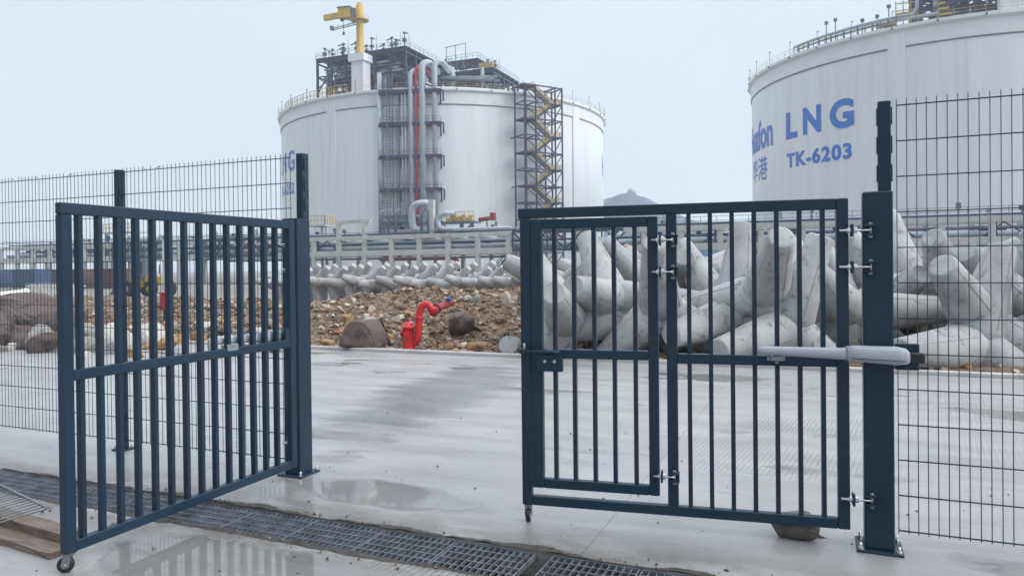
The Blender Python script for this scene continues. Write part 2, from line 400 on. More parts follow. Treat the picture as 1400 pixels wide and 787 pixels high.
for k in range(20000):
    u_ = rnd.uniform(-40, 8) if k % 4 == 0 else rnd.uniform(-20, -2.5); w_ = 12.2 + rnd.random()**1.2*8.5
    if u_ > -3 and rnd.random() < .5: continue
    s_ = .020 + .085*rnd.random()**3 + (.11*rnd.random() if rnd.random() < .05 else 0)
    V, F = rnd.choice(HULLS); Q = rmat(rnd); z = bank(u_, w_) + s_*.15
    st.add([Q @ (p*s_) + Vector((u_, w_, z)) for p in V], F); st.tint += [rnd.random()]*len(V)
st.build('rubble', RUBBLE, kind='stuff')

def rock_mesh(seed, mb, c, size, rot=0., rough=.12, blocky=1., floor=None):
    rnd = random.Random(seed); bm = bmesh.new()
    for _ in range(13):
        v = Vector((rnd.gauss(0, 1), rnd.gauss(0, 1), rnd.gauss(0, 1))).normalized(); bm.verts.new(v)
    bmesh.ops.convex_hull(bm, input=bm.verts)
    bmesh.ops.delete(bm, geom=[v for v in bm.verts if not v.link_faces], context='VERTS')
    bmesh.ops.bevel(bm, geom=list(bm.edges), offset=.10, segments=1, affect='EDGES')
    bmesh.ops.triangulate(bm, faces=bm.faces)
    bmesh.ops.subdivide_edges(bm, edges=bm.edges, cuts=2, use_grid_fill=True)
    for v in bm.verts:
        d = noise.fractal(v.co*1.7 + Vector((seed, 0, 0)), 1, 2, 4)*rough
        v.co += v.co.normalized()*d
        if blocky != 1: v.co = Vector([math.copysign(abs(a_)**blocky, a_) for a_ in v.co])
    bm.verts.index_update(); Q = Matrix.Rotation(rot, 3, 'Z')
    mb.add([Q @ Vector((v.co.x*size[0], v.co.y*size[1], v.co.z*size[2] if floor is None else max(floor - c[2], v.co.z*size[2]))) + Vector(c) for v in bm.verts], [tuple(v.index for v in f.verts) for f in bm.faces]); bm.free()
    return mb
def rock(px, py, D, size, m_, label, seed, group=None, rot=0., name='boulder', z=None, blocky=.8):
    p = at(px, py, D); p.z = max(bank(p.x, p.y), -.5) + size[2]*.45 if z is None else z
    mb = rock_mesh(seed, MB(), p, size, rot, blocky=blocky)
    o = mb.build(name, m_, org=p); return tag(o, label, 'rock', group)
rock(494, 460, 14.6, (.56, .42, .44), ROCKD, 'big dark brown boulder at the roadside left of the red hydrant', 12, rot=.3, blocky=.85, z=.24)
rock(630, 430, 15.2, (.30, .28, .36), ROCKD, 'dark pointed rock standing in the bank right of the red hydrant', 11)
rock(474, 403, 17.5, (.22, .2, .2), ROCKO, 'yellow ochre rock near the top of the bank', 6)
rock(448, 438, 15.2, (.17, .15, .13), ROCKO, 'orange rock at the left end of the bank by the gate post', 17)
rock(530, 428, 15.6, (.17, .15, .14), ROCKO, 'ochre rock halfway up the bank left of the hydrant pipe', 21)
rock(655, 473, 14.1, (.26, .2, .14), ROCKO, 'large orange flat rock at the foot of the bank', 29)
rock(691, 411, 16.5, (.14, .12, .22), ROCKW, 'upright white block near the top of the bank by the gate leaf', 31)
rock(636, 464, 14.2, (.09, .08, .07), ROCKW, 'small white stone at the foot of the bank', 33)
rock(508, 408, 17., (.22, .12, .09), ROCKW, 'pale slab lying on the upper bank', 35)
rock(545, 408, 17., (.30, .2, .12), ROCKW, 'wide pale rock below the tetrapod row', 37)
rock(560, 405, 17.3, (.2, .16, .12), ROCKO, 'yellowish rock under the tetrapod row above the hydrant', 41)
rock(558, 428, 15.4, (.16, .13, .13), ROCKG, 'grey rock beside the hydrant pipe', 43)
rock(40, 430, 17.5, (1.35, 1.0, .75), ROCKD, 'huge brown rock outcrop behind the left fence', 47, rot=.2, z=.42)
rock(-25, 440, 16.5, (1.0, .8, .55), ROCKD, 'dark rock at the far left edge behind the mesh', 49, z=.3)
rock(85, 440, 16.2, (.75, .6, .6), ROCKD, 'brown boulder behind the free edge of the open gate', 51)
rock(160, 448, 15.5, (.42, .3, .40), ROCKW, 'tall pale slab of rock behind the middle fence post', 53, rot=1.)
rock(207, 432, 15.8, (.34, .28, .40), ROCKW, 'white boulder behind the open gate left of the red box', 55)
rnd = random.Random(91)
for k in range(9):
    rock(-30 + 17*k + rnd.uniform(-6, 6), 430, rnd.uniform(14.6, 16.6), (rnd.uniform(.25, .5), rnd.uniform(.2, .4), rnd.uniform(.2, .42)), (ROCKD, ROCKD, ROCKG)[k % 3], ('dark brown', 'brown', 'grey')[k % 3] + ' broken rock heaped in front of the outcrop at left', 300 + k, group='rocks heaped at the left outcrop', rot=rnd.uniform(0, 3), name='rock')
cols3 = [(ROCKO, 'ochre'), (ROCKG, 'grey'), (ROCKD, 'dark brown'), (ROCKW, 'pale')]
rnd = random.Random(11)
for k in range(46):
    px = rnd.uniform(95, 398) if k < 26 else rnd.uniform(-10, 700); D = rnd.uniform(13.6, 18.5)
    m_, nm = rnd.choice(cols3) if k >= 26 else rnd.choice(cols3[:2] + [cols3[3], cols3[3]])
    s_ = rnd.uniform(.16, .36) if k < 26 else rnd.uniform(.10, .2)
    where = 'on the bank seen through the open gate leaf' if k < 26 else 'among the rubble of the earth bank'
    rock(px, 420, D, (s_, s_*rnd.uniform(.6, 1), s_*rnd.uniform(.55, .95)), m_, f'{nm} broken rock {where}', 100 + k, group=f'{nm} rocks {where}', rot=rnd.uniform(0, 3), name='rock')

# ------------------------------------------------------------------ tetrapods
def tetra_mesh(L=1.72, r0=.385, r1=.208):
    mb = MB(); dirs = [Vector((0, 0, 1))]
    for k in range(3):
        a = 2*PI*k/3; dirs.append(Vector((math.cos(a)*math.sqrt(8)/3, math.sin(a)*math.sqrt(8)/3, -1/3)))
    for d in dirs:
        mb.tube([d*.0, d*.30, d*(L - .03), d*(L - .008), d*L], [r0*.98, r0, r1, r1 - .012, r1 - .035], 24, True)
        xo = d.orthogonal().normalized(); yo = d.cross(xo)
        for k in range(4):
            n_ = xo*math.cos(PI/2*k + .4) + yo*math.sin(PI/2*k + .4); mb.beam(d*.32 + n_*(r0 - .006), d*(L - .04) + n_*(r1 - .006), .016, .022, up=n_)
    return mb
TL = 1.72
tm = {}
for key, m_ in (('grey', TETRA), ('brown', TETRAD)):
    o = tetra_mesh(TL).build('tetrapod', m_); tm[key] = o.data; bpy.data.objects.remove(o)
for key in list(tm):
    # blend the legs into one body
    bm = bmesh.new(); bm.from_mesh(tm[key]); bm.to_mesh(tm[key]); bm.free()
TIPS = [Vector((0, 0, 1))] + [Vector((math.cos(2*PI*k/3)*math.sqrt(8)/3, math.sin(2*PI*k/3)*math.sqrt(8)/3, -1/3)) for k in range(3)]
def quat_to(d, spin):
    d = Vector(d).normalized(); q = Vector((0, 0, 1)).rotation_difference(d)
    from mathutils import Quaternion
    return q @ Quaternion((0, 0, 1), spin)
def tetrapod(c, q, label, group=None, key='grey', s=1.):
    o = bpy.data.objects.new('tetrapod', tm[key]); C.objects.link(o)
    o.location = c; o.rotation_mode = 'QUATERNION'; o.rotation_quaternion = q; o.scale = (s, s, s)
    return tag(o, label, 'tetrapod', group)
def low(q, s=1.):
    return min((q @ t).z*TL*s - .24*s*math.sqrt(max(0, 1 - (q @ t).z**2)) for t in TIPS)
def cdir(r, u, f):       # direction given as right / up / away in the survey's view
    return CR*r + Vector((0, 0, 1))*u + Vector((CF.x, CF.y, 0)).normalized()*f
# far row in front of the pipe rack
def best_spin(d, want):
    return max((quat_to(d, 2*PI*k/36) for k in range(36)), key=lambda q: max((q @ t_).dot(want) for t_ in TIPS[1:]))
rnd = random.Random(3)
nrow = 19
for row in range(2):
    for k in range(nrow):
        px = 384 + 23.5*k + row*12 + rnd.uniform(-1.5, 1.5); d = ray(px, 372)
        t = (32.5 + row*1.6)/d.y; p = Vector((d.x*t, d.y*t, 0))
        q = best_spin(cdir(.60 + rnd.uniform(-.07, .07), .66 + rnd.uniform(-.05, .05), -.35 + rnd.uniform(-.12, .12)), cdir(.5, -.6, -.6 + rnd.uniform(-.3, .3)))
        s_ = .80; z = -.58 - low(q, s_) + row*.16 + rnd.uniform(-.06, .06)
        tetrapod((p.x, p.y, z), q, ('pale concrete tetrapod in the front line of the far row', 'pale concrete tetrapod in the rear line of the far row')[row], ('front line of the far tetrapod row', 'rear line of the far tetrapod row')[row], s=s_)
# the heap at the right: (pixel, row depth y, first-leg direction right/up/away, spin, lift)
def heap(cp, D, tip, near, second, label, group=None, key='grey', sc_=1.):
    # centre and one leg tip sighted in the survey, a second leg turned as near as it goes to another tip
    c = at(cp[0], cp[1], D); dv = ray(*tip); o = Vector((0, 0, EYE)) - c
    a_, b_, cc = dv.dot(dv), 2*o.dot(dv), o.dot(o) - (TL*sc_)**2; disc = b_*b_ - 4*a_*cc
    t = (-b_ + (0 if disc < 0 else (-1 if near else 1)*math.sqrt(disc)))/(2*a_)
    d0 = Vector((0, 0, EYE)) + dv*t - c
    d0.normalize(); ws_ = [(at(x_, y_, D - .35) - c).normalized() for x_, y_ in (second if isinstance(second[0], tuple) else [second])]
    q = max((quat_to(d0, 2*PI*k/72) for k in range(72)), key=lambda q_: sum(max((q_ @ t_).dot(w_) for t_ in TIPS[1:]) for w_ in ws_))
    if c.z + low(q, sc_) < -1.0: c.z = -1.0 - low(q, sc_)
    return tetrapod(c, q, label, group, key, sc_)
heap((775, 437), 13.6, (757, 400), True, (748, 470), 'tetrapod at the left end of the heap with a leg end facing up')
heap((835, 410), 14.0, (783, 392), True, [(822, 487), (890, 436)], 'tetrapod with a thick level leg across the wicket door bars')
heap((831, 418), 16.6, (826, 329), False, (800, 440), 'tetrapod with a speckled upright leg behind the wicket door')
heap((903, 425), 13.2, (893, 368), False, [(962, 490), (880, 490)], 'tetrapod behind the hinges of the wicket door')
heap((985, 425), 14.2, (930, 333), False, [(1000, 470), (1040, 410)], 'tetrapod with a blunt leg end beside the upper wicket hinge')
heap((1003, 432), 13.2, (1016, 305), False, [(985, 490), (1050, 470)], 'tetrapod with the tallest upright leg behind the right leaf bars')
heap((1046, 402), 12.8, (1086, 335), False, [(983, 444), (1100, 482)], 'speckled tetrapod with legs spread wide behind the right leaf')
heap((1075, 452), 12.6, (982, 480), True, (1110, 490), 'tetrapod lying low behind the middle rail of the right leaf')
heap((1160, 452), 13.4, (1107, 393), True, (1125, 475), 'tetrapod with a leg end facing left by the hinge stile')
heap((1183, 440), 14.6, (1150, 372), False, (1160, 470), 'tetrapod mostly hidden behind the right hinge post')
heap((1243, 395), 14.3, (1213, 292), False, (1292, 362), 'tetrapod with a leg rising beside the right hinge post')
heap((1343, 450), 11.8, (1288, 362), True, [(1232, 482), (1400, 520)], 'biggest stained tetrapod close behind the right mesh fence')
heap((1328, 476), 11.5, (1228, 481), True, (1300, 400), 'tetrapod lying low with a round leg end by the road behind the mesh')
heap((1412, 445), 13.0, (1322, 360), True, [(1430, 520), (1360, 500)], 'tetrapod with a long slanting leg behind the right mesh')
heap((1432, 410), 15.0, (1362, 340), False, (1440, 480), 'tetrapod at the right picture edge behind the mesh')
heap((1470, 450), 12.0, (1440, 370), True, (1500, 490), 'tetrapod just past the right edge of the picture')
rnd = random.Random(21)
for row, (wy, base, n) in enumerate([(16.0, -.38, 9), (18.0, -.5, 11), (20.4, -.62, 10)]):
    for k in range(n):
        px = 790 + (1490 - 790)*(k + .5*(row % 2))/(n - 1) + rnd.uniform(-22, 22); dd = ray(px, 400); t = wy/dd.y
        q = quat_to(cdir(rnd.uniform(-.9, .9), rnd.uniform(-.3, .7), rnd.uniform(-.8, .4)), rnd.uniform(0, 6.28))
        brown = row >= 1 and (840 < px < 960 or 1060 < px < 1115)
        side = 'behind the wicket door' if px < 905 else 'behind the right leaf bars' if px < 1165 else 'behind the right mesh'
        lay = ('second', 'third', 'rear')[row]
        lab = f'{"brown weathered" if brown else "grey"} tetrapod in the {lay} layer of the heap {side}'
        tetrapod((dd.x*t, dd.y*t, base - low(q, .92)), q, lab, lab.replace('tetrapod', 'tetrapods'), 'brown' if brown else 'grey', .92)

# ------------------------------------------------------------------ gate
def leaf_frame(hx, hy, dx, dy, nx, ny):
    return Matrix(((dx, nx, 0, hx), (dy, ny, 0, hy), (0, 0, 1, 0), (0, 0, 0, 1)))
dl = Vector((-1.897, -.261)).normalized()
MR = leaf_frame(.123, 4.517, dl.x, dl.y, -dl.y, dl.x)      # local: x along the leaf, y towards the opener side
MR = leaf_frame(.123, 4.517, dl.x, dl.y, .1363, -.9907)
ML = leaf_frame(-3.70, 4.46, 0, -1, -1, 0)
Z0, Z1, ZM0, ZM1, TK = .105, 1.97, 1.018, 1.076, .05
def castor(T, M_, x, ylo, yhi, turn):
    yc = (ylo + yhi)/2; M_ = M_ @ Matrix.Translation((x, yc, 0)) @ Matrix.Rotation(turn, 4, 'Z') @ Matrix.Translation((-x, -yc, 0))
    mb = MB(M_); mb.cbox(x - .032, x + .032, yc - .024, yc + .024, .099, .1045, .001)
    for s_ in (-1, 1):
        mb.beam((x + .004, yc + s_*.019, .10), (x + .018, yc + s_*.019, .036), .004, .040, up=(1, 0, 0))
    mb.lathe([(0, .086), (.016, .086), (.016, .1), (0, .1)], (x, yc, 0), 12)
    fk = T.part('castor', mb, CASTM)
    wb = MB(M_ @ Matrix.Translation((x + .018, yc, .042)) @ Matrix.Rotation(PI/2, 4, 'X'))
    wb.lathe([(.012, -.014), (.028, -.014), (.039, -.013), (.042, -.008), (.042, .008), (.039, .013), (.028, .014), (.012, .014)], (0, 0, 0), 28)
    wh = T.part('wheel', wb, RUBBER, fk)
    hb = MB(M_ @ Matrix.Translation((x + .018, yc, .042)) @ Matrix.Rotation(PI/2, 4, 'X'))
    hb.lathe([(0, -.021), (.007, -.021), (.007, -.0155), (.02, -.0155), (.02, .0155), (.007, .0155), (.007, .021), (0, .021)], (0, 0, 0), 16)
    T.part('axle', hb, CHROME, fk)
def bolt_hinge(T, M_, x0, x1, y, z, parent=None, yfix=None):
    # adjustable eye-bolt hinge: threaded rod between a clevis and a welded tab
    mb = MB(M_)
    mb.tube([(x0, y, z), (x1, y, z)], .008, 10)
    n1 = MB(M_)
    for xn in (x0 + (x1 - x0)*.30, x0 + (x1 - x0)*.52):
        n1.tube([(xn - .008, y, z), (xn + .008, y, z)], .016, 6, smooth=False)
    hb = T.part('hinge', mb, CHROME, parent)
    if parent is None:
        T.part('nut', n1, CHROME, hb)
    tb = MB(M_); xm = x0 + (x1 - x0)*.41
    tb.cbox(xm - .006, xm + .006, y - .03, y + .024, z - .034, z + .034, .002)
    s_ = 1 if x1 > x0 else -1; cv = MB(M_); cv.box(x1 - .028, x1 + .028, y - .034, y - .0302, z - .028, z + .028)
    for dz in (-.024, .024):
        cv.cbox(min(x1 - .028*s_, x1 + .03*s_), max(x1 - .028*s_, x1 + .03*s_), y - .03, y + .022, z + dz - .004, z + dz + .004, .001)
    T.part('clevis', cv, PAINT, parent or hb)
    if parent is None: T.part('hinge_bracket', tb, PAINT, hb)
    else:
        for v, f, sm in ((tb.v, tb.f, tb.sm),): 
            pass
    pn = MB(M_); pn.tube([(x1, y - .002, z - .046), (x1, y - .002, z + .042)], .008, 10); pn.tube([(x1, y - .002, z + .030), (x1, y - .002, z + .038)], .014, 6, smooth=False); pn.tube([(x1, y - .002, z - .040), (x1, y - .002, z - .032)], .014, 6, smooth=False)
    if parent is None: T.part('hinge_pin', pn, GALV, hb)
    return hb, tb, pn, n1
def opener(label, M_, xa, xb, z):
    # linear gate opener: tapered cast housing with a flat underside, on the n side of the leaf
    base = M_ @ Vector((xa, .10, z)); T = Thing('gate_opener', label, 'gate opener', base)
    L_ = xb - xa; y0 = .055
    def sect(x, yw, zl, zh, yo):
        ym, pts = y0 + yo, []
        for k in range(16):
            a = 2*PI*k/16; ca, sa = math.cos(a), math.sin(a)
            f = lambda v: math.copysign(abs(v)**.62, v)
            pts.append((x, ym + f(ca)*yw, (zl + zh)/2 + f(sa)*(zh - zl)/2))
        return pts
    def loft(secs):
        mb = MB(M_); n = 16; vs = [p for s_ in secs for p in s_]
        fs = [tuple(range(n)), tuple(range((len(secs) - 1)*n, len(secs)*n))]
        for i in range(len(secs) - 1):
            for j in range(n):
                fs.append((i*n + j, i*n + (j + 1) % n, i*n + n + (j + 1) % n, i*n + n + j))
        mb.add(vs, fs, True); mb.sm[0:2] = [False, False]; return mb
    # from post end (xa) to free end (xb)
    s1 = [sect(xa, .028, z - .035, z + .025, .05), sect(xa + .02*L_, .040, z - .045, z + .042, .05), sect(xa + .08*L_, .046, z - .048, z + .052, .05), sect(xa + .34*L_, .045, z - .034, z + .054, .046), sect(xa + .40*L_, .043, z - .030, z + .050, .045)]
    s2 = [sect(xa + .40*L_, .038, z - .026, z + .044, .045), sect(xa + .43*L_, .037, z - .024, z + .040, .045), sect(xa + .75*L_, .034, z - .012, z + .040, .04), sect(xa + .95*L_, .031, z - .005, z + .040, .036), sect(xa + .985*L_, .026, z + .002, z + .034, .036), sect(xb, .014, z + .01, z + .022, .036)]
    T.part('motor_housing', loft(s1), ARMWHITE)
    T.part('piston_housing', loft(s2), ARMWHITE)
    sm_ = MB(M_); sm_.beam((xa + .03*L_, y0 + .0975, z - .022), (xa + .38*L_, y0 + .0935, z - .012), .003, .003)
    T.part('seam_line', sm_, ARMLINE)
    ft = MB(M_); xf = xa + .86*L_
    ft.cbox(xf - .035, xf + .035, .012, .075, z - .045, z - .014, .004); ft.cbox(xf - .05, xf + .05, .001, .012, z - .05, z - .005, .002)
    ft.tube([(xf, .05, z - .062), (xf, .05, z + .0)], .011, 10)
    T.part('leaf_bracket', ft, GALV)
    rel = MB(M_); rel.cbox(xa - .075*abs(L_)/L_ if L_ > 0 else xa, xa + .0 if L_ > 0 else xa + .05, y0 + .03, y0 + .07, z - .035, z + .02, .006)
    T.part('release_lever', rel, BLACK)
    pb = MB(M_); pb.cbox(xa - .07, xa + .05, .006, .03, z - .085, z + .06, .004); pb.cbox(xa - .05, xa + .03, .03, .10, z - .062, z - .050, .003)
    T.part('post_bracket', pb, PAINT)
    return T

def make_leaf(kind):
    right = kind == 'right'; M_ = MR if right else ML; L_ = 1.91 if right else 1.85
    y0, y1 = (-TK, 0) if right else (0, TK)     # visible face on y = 0 in both
    lab = 'slate blue steel gate leaf with a small wicket door, nearly closed' if right else 'slate blue steel gate leaf of plain vertical bars swung wide open'
    T = Thing('gate_leaf', lab, 'gate', M_ @ Vector((0, 0, 0)))
    s_ = .062; fr = MB(M_); c = .004
    e = .0015
    fr.cbox(.003, .003 + s_, y0, y1, Z0, Z1, c)                                   # hinge stile
    fr.cbox(L_ - s_, L_, y0, y1, Z0, Z1 - s_ - .001, c)                            # free stile under the top rail
    fr.cbox(.066, L_ + .001 if not right else L_ + .012, y0 + e, y1 - e, Z1 - s_, Z1, c)
    fr.cbox(.066, L_ - s_ - .001, y0 + e, y1 - e, Z0, Z0 + .058, c)
    T.part('frame', fr, PAINT)
    def bars(xs, zl, zh, parent=None):
        for x in xs:
            b_ = MB(M_); b_.box(x - .0125, x + .0125, y0 + .006, y1 - .006, zl + .0005, zh - .0005)
            T.part('bar', b_, PAINT, parent)
    if not right:
        mr_ = MB(M_); mr_.cbox(.066, L_ - s_ - .001, y0 + e, y1 - e, ZM0, ZM1, c); T.part('middle_rail', mr_, PAINT)
        xs = [.197 + .1185*k for k in range(14)]
        bars(xs, Z0 + .058, ZM0); bars(xs, ZM1, Z1 - s_)
        castor(T, M_, L_ - .035, y0, y1, .9)
        for z in (1.79, 1.60, .28):
            bolt_hinge(T, M_, .045, -.115, .022 + .075, z)
    else:
        ml = MB(M_); ml.cbox(.946, 1.008, y0 + e, y1 - e, Z0 + .059, Z1 - s_ - .001, c); T.part('middle_stile', ml, PAINT)
        mr_ = MB(M_); mr_.cbox(.066, .945, y0 + e, y1 - e, ZM0, ZM1, c); T.part('middle_rail', mr_, PAINT)
        xs = [.137 + .1232*k for k in range(7)]
        bars(xs, Z0 + .058, ZM0); bars(xs, ZM1, Z1 - s_)
        # wicket door hung in the frame
        wd = MB(M_); W0, W1, WZ0, WZ1 = 1.057, 1.842, .218, 1.898
        wd.cbox(W0, W0 + .060, y0 + .001, y1 + .0015, WZ0, WZ1, c); wd.cbox(W1 - .072, W1, y0 + .001, y1 + .0015, WZ0, WZ1, c)
        wd.cbox(W0 + .061, W1 - .073, y0 + .002, y1, WZ1 - .06, WZ1, c); wd.cbox(W0 + .061, W1 - .073, y0 + .002, y1, WZ0, WZ0 + .058, c)
        wd.cbox(W0 + .061, W1 - .073, y0 + .002, y1, 1.032, 1.088, c)
        wp = T.part('wicket_door', wd, PAINT)
        wx = [1.195, 1.322, 1.445, 1.570, 1.692]
        bars(wx, WZ0 + .058, 1.032, wp); bars(wx, 1.088, WZ1 - .06, wp)
        for z in (1.755, 1.565, .345):
            hb, tb, pn, n1 = bolt_hinge(T, M_, 1.092, .968, .022, z, wp)
            T.part('hinge_bracket', tb, PAINT, wp); T.part('hinge_pin', pn, GALV, wp); T.part('nut', n1, CHROME, wp)
        lk = MB(M_); lk.cbox(1.636, 1.80, .003, .045, .955, 1.062, .003); lk.box(1.7075, 1.7115, .046, .049, .96, 1.058)
        lp = T.part('latch_box', lk, PAINT)
        bl = MB(M_); bl.tube([(1.645, .05, 1.077), (1.915, .05, 1.077)], .010, 12); bl.cbox(1.70, 1.74, .004, .04, 1.066, 1.088, .003); bl.cbox(1.865, 1.90, .003, .06, 1.06, 1.094, .003)
        T.part('slide_bolt', bl, PAINT, lp)
        kn = MB(M_); kn.tube([(1.873, .05, 1.077), (1.873, .062, 1.13)], .008, 10)
        T.part('bolt_handle', kn, GALV, lp)
        sc_ = MB(M_)
        for x in (1.685, 1.745): sc_.tube([(x, .045, 1.018), (x, .052, 1.018)], .009, 10)
        T.part('screw', sc_, CHROME, lp)
        castor(T, M_, L_ - .035, y0, y1, PI/2 + .1)
        for z in (1.787, 1.583, .285):
            bolt_hinge(T, M_, .055, -.105, .022, z)
    return T
make_leaf('left'); make_leaf('right')
opener('pale grey opener arm fixed to the right hinge post across the leaf', MR, -.275, .50, 1.10)
opener('pale grey opener arm behind the bars of the open left leaf', ML, .06, .74, 1.105)

def base_plate(T, cx, cy, hw):
    mb = MB(); mb.cbox(cx - hw, cx + hw, cy - hw, cy + hw, .0005, .014, .003); pl = T.part('base_plate', mb, PAINT)
    for sx in (-1, 1):
        for sy in (-1, 1):
            b_ = MB(); x, y = cx + sx*(hw - .022), cy + sy*(hw - .022)
            b_.tube([(x, y, .014), (x, y, .05)], .007, 8); b_.tube([(x, y, .015), (x, y, .027)], .014, 6, smooth=False)
            T.part('anchor_bolt', b_, CHROME, pl)
    return pl
for cx, cy, lab in ((.267, 4.592, 'thick slate blue gate post right of the wicket leaf'), (-3.815, 4.607, 'thick slate blue gate post where the open left leaf hangs')):
    T = Thing('gate_post', lab, 'gate post', (cx, cy, 0)); h_ = .076
    mb = MB(); mb.cbox(cx - h_, cx + h_, cy - h_, cy + h_, .0145, 2.0, .006); T.part('post_tube', mb, PAINT)
    base_plate(T, cx, cy, .118)
    mb = MB(); x1, y1 = cx + h_ - .002, cy + h_ - .002; mb.cbox(x1 - .066, x1, y1 - .075, y1, 2.0005, 2.51, .004); T.part('fence_post_extension', mb, PAINT)
    xs_ = x1 - .066
    for k in range(3):
        fb = MB(); z = 2.06 + .16*k
        fb.cbox(xs_ - .006, xs_ - .0005, y1 - .062, y1 - .012, z, z + .095, .002); fb.cbox(x1 + .0005, x1 + .008, y1 - .062, y1 - .012, z, z + .095, .002)
        T.part('fixing_clip', fb, PAINT)
for i, cx in enumerate((-5.818, -7.84, 2.31)):
    lab = ('slim slate blue fence post between the two left mesh panels', 'slim slate blue fence post just past the left edge of the picture', 'slim slate blue fence post past the right edge of the picture')[i]
    T = Thing('fence_post', lab, 'fence post', (cx, 4.655, 0))
    mb = MB(); mb.cbox(cx - .033, cx + .033, 4.622, 4.69, .0145, 2.51, .004); T.part('post_tube', mb, PAINT)
    base_plate(T, cx, 4.656, .07)
    for k in range(7):
        fb = MB(); z = .3 + .33*k
        for s_ in (-1, 1): fb.cbox(cx + s_*.0335 - (.0075 if s_ < 0 else 0), cx + s_*.0335 + (.0075 if s_ > 0 else 0), 4.63, 4.68, z, z + .07, .002)
        T.part('fixing_clip', fb, PAINT)
def mesh_panel(x0, x1, y, label, seed, bends=0):
    rnd = random.Random(seed); T = Thing('mesh_fence', label, 'fence panel', ((x0 + x1)/2, y, .09))
    vb = MB(); n = int(round((x1 - x0)/.05)); bent = set(rnd.sample(range(3, n - 3), bends))
    for k in range(n + 1):
        x = x0 + (x1 - x0)*k/n + rnd.gauss(0, .0008)
        if k in bent:
            s_ = rnd.choice((-1, 1, 1)); vb.tube([(x, y, .075), (x, y, 2.49), (x + s_*.02, y, 2.505), (x + s_*.06, y + .01, 2.512)], .0027, 6)
        else:
            vb.tube([(x, y, .075), (x, y, 2.525)], .0026, 6)
    T.part('upright_wires', vb, WIRE)
    for k in range(13):
        hb = MB(); z = .09 + .2*k
        for s_ in (-1, 1): hb.tube([(x0, y + s_*.0052, z), (x1, y + s_*.0052, z)], .003, 6)
        T.part('cross_wire', hb, WIRE)
mesh_panel(.372, 2.27, 4.655, 'welded wire mesh fence panel right of the gate', 1)
mesh_panel(-5.775, -3.90, 4.655, 'welded wire mesh fence panel behind the open left leaf', 2, 2)
mesh_panel(-7.80, -5.862, 4.655, 'welded wire mesh fence panel at the left edge of the picture', 3, 3)

# ------------------------------------------------------------------ drain gratings and loose things on the ground
def grating(T_, mb_frame, L_, W_, M_):
    fr = MB(M_); 
    for y in (.003, W_ - .003): fr.box(0, L_, y - .003, y + .003, -.03, 0)
    for x in (.003, L_ - .003): fr.box(x - .003, x + .003, .0065, W_ - .0065, -.03, -.0005)
    T_.part('edge_frame', fr, GRATE)
    bb = MB(M_); n = int(L_/.04)
    for k in range(1, n):
        x = L_*k/n; bb.box(x - .0019, x + .0019, .007, W_ - .007, -.022, -.001)
    T_.part('bearing_bars', bb, GRATE)
    rb = MB(M_)
    for k in range(1, 5):
        y = W_*k/5; rb.box(.007, L_ - .007, y - .0028, y + .0028, -.006, .0012)
    T_.part('cross_rods', rb, GRATE)
x = -8.0; k = 0; rnd = random.Random(9)
while x < 1.6:
    L_ = .49
    if abs(x + 1.5) < .05: x = -1.405
    T = Thing('drain_grating', 'galvanised drain grating in the channel ahead of the gate', 'drain grating', (x, 3.435, -.004), 'gratings along the drain channel')
    if x == -1.405: T.o['label'] = 'drain grating right of the open gap in the channel'; del T.o['group']
    M_ = Matrix.Translation((x, 3.437, -.006 + rnd.uniform(-.004, .002))) @ Matrix.Rotation(rnd.uniform(-.006, .006), 4, 'Z')
    grating(T, None, L_, .386, M_); x += .5
ML2 = Matrix.Translation((-5.42, 3.30, .14)) @ Matrix.Rotation(R(-14.8), 4, 'Z') @ Matrix.Rotation(R(3), 4, 'X') @ Matrix.Translation((0, -.62, 0))
T = Thing('loose_grating', 'loose steel grating lying tilted over the drain and boards at lower left', 'drain grating', (-5.0, 3.0, .1))
lg = MB(ML2)
for yy in (.02, .30, .60): lg.tube([(0, yy, 0), (1.02, yy, 0)], .007, 8)
T.part('rods', lg, GRATE)
lb = MB(ML2)
for k in range(17): 
    xx = .03 + .060*k; lb.tube([(xx, 0, -.0105), (xx, .63, -.0105)], .0036, 6)
T.part('bearing_bars', lb, GRATE)
def board(label, a, b_, wd, th, z, tilt=0):
    a = Vector((*a, z)); b_ = Vector((*b_, z + tilt)); mb = MB(); d = (b_ - a); n = 14; rnd = random.Random(len(label))
    side = Vector((-d.y, d.x, 0)).normalized(); vs = []
    for i in range(n + 1):
        p = a + d*i/n; j = lambda: rnd.uniform(-.006, .006)
        vs += [p + side*(-wd/2 + j()) + Vector((0, 0, 0)), p + side*(wd/2 + j()), p + side*(wd/2 + j()) + Vector((0, 0, th + j()*.4)), p + side*(-wd/2 + j()) + Vector((0, 0, th + j()*.4))]
    fs = [(0, 3, 2, 1), tuple(4*n + i for i in range(4))]
    for i in range(n):
        for k in range(4): fs.append((4*i + k, 4*i + (k + 1) % 4, 4*i + 4 + (k + 1) % 4, 4*i + 4 + k))
    mb.add(vs, fs); return tag(mb.build('board', WOOD, org=a), label, 'board')
board('reddish wet board under the loose grating', (-5.3, 3.02), (-4.06, 2.90), .11, .05, .035)
board('grey weathered board on the ground at lower left', (-5.4, 2.90), (-3.98, 2.78), .13, .034, .0005)
p = Vector((-.20, 4.62, .05)); mb = rock_mesh(77, MB(), p, (.17, .14, .085), .15, rough=.06, blocky=.65, floor=.001); tag(mb.build('stone', STONE, org=p), 'flat wet brown stone wedged under the right gate leaf', 'stone')
p = Vector((-4.23, 2.42, .02)); mb = rock_mesh(78, MB(), p, (.16, .07, .03), .5); tag(mb.build('stone', STONE, org=p), 'broken flat stone near the castor of the open leaf', 'stone')
rnd = random.Random(4); pb = MB(); 
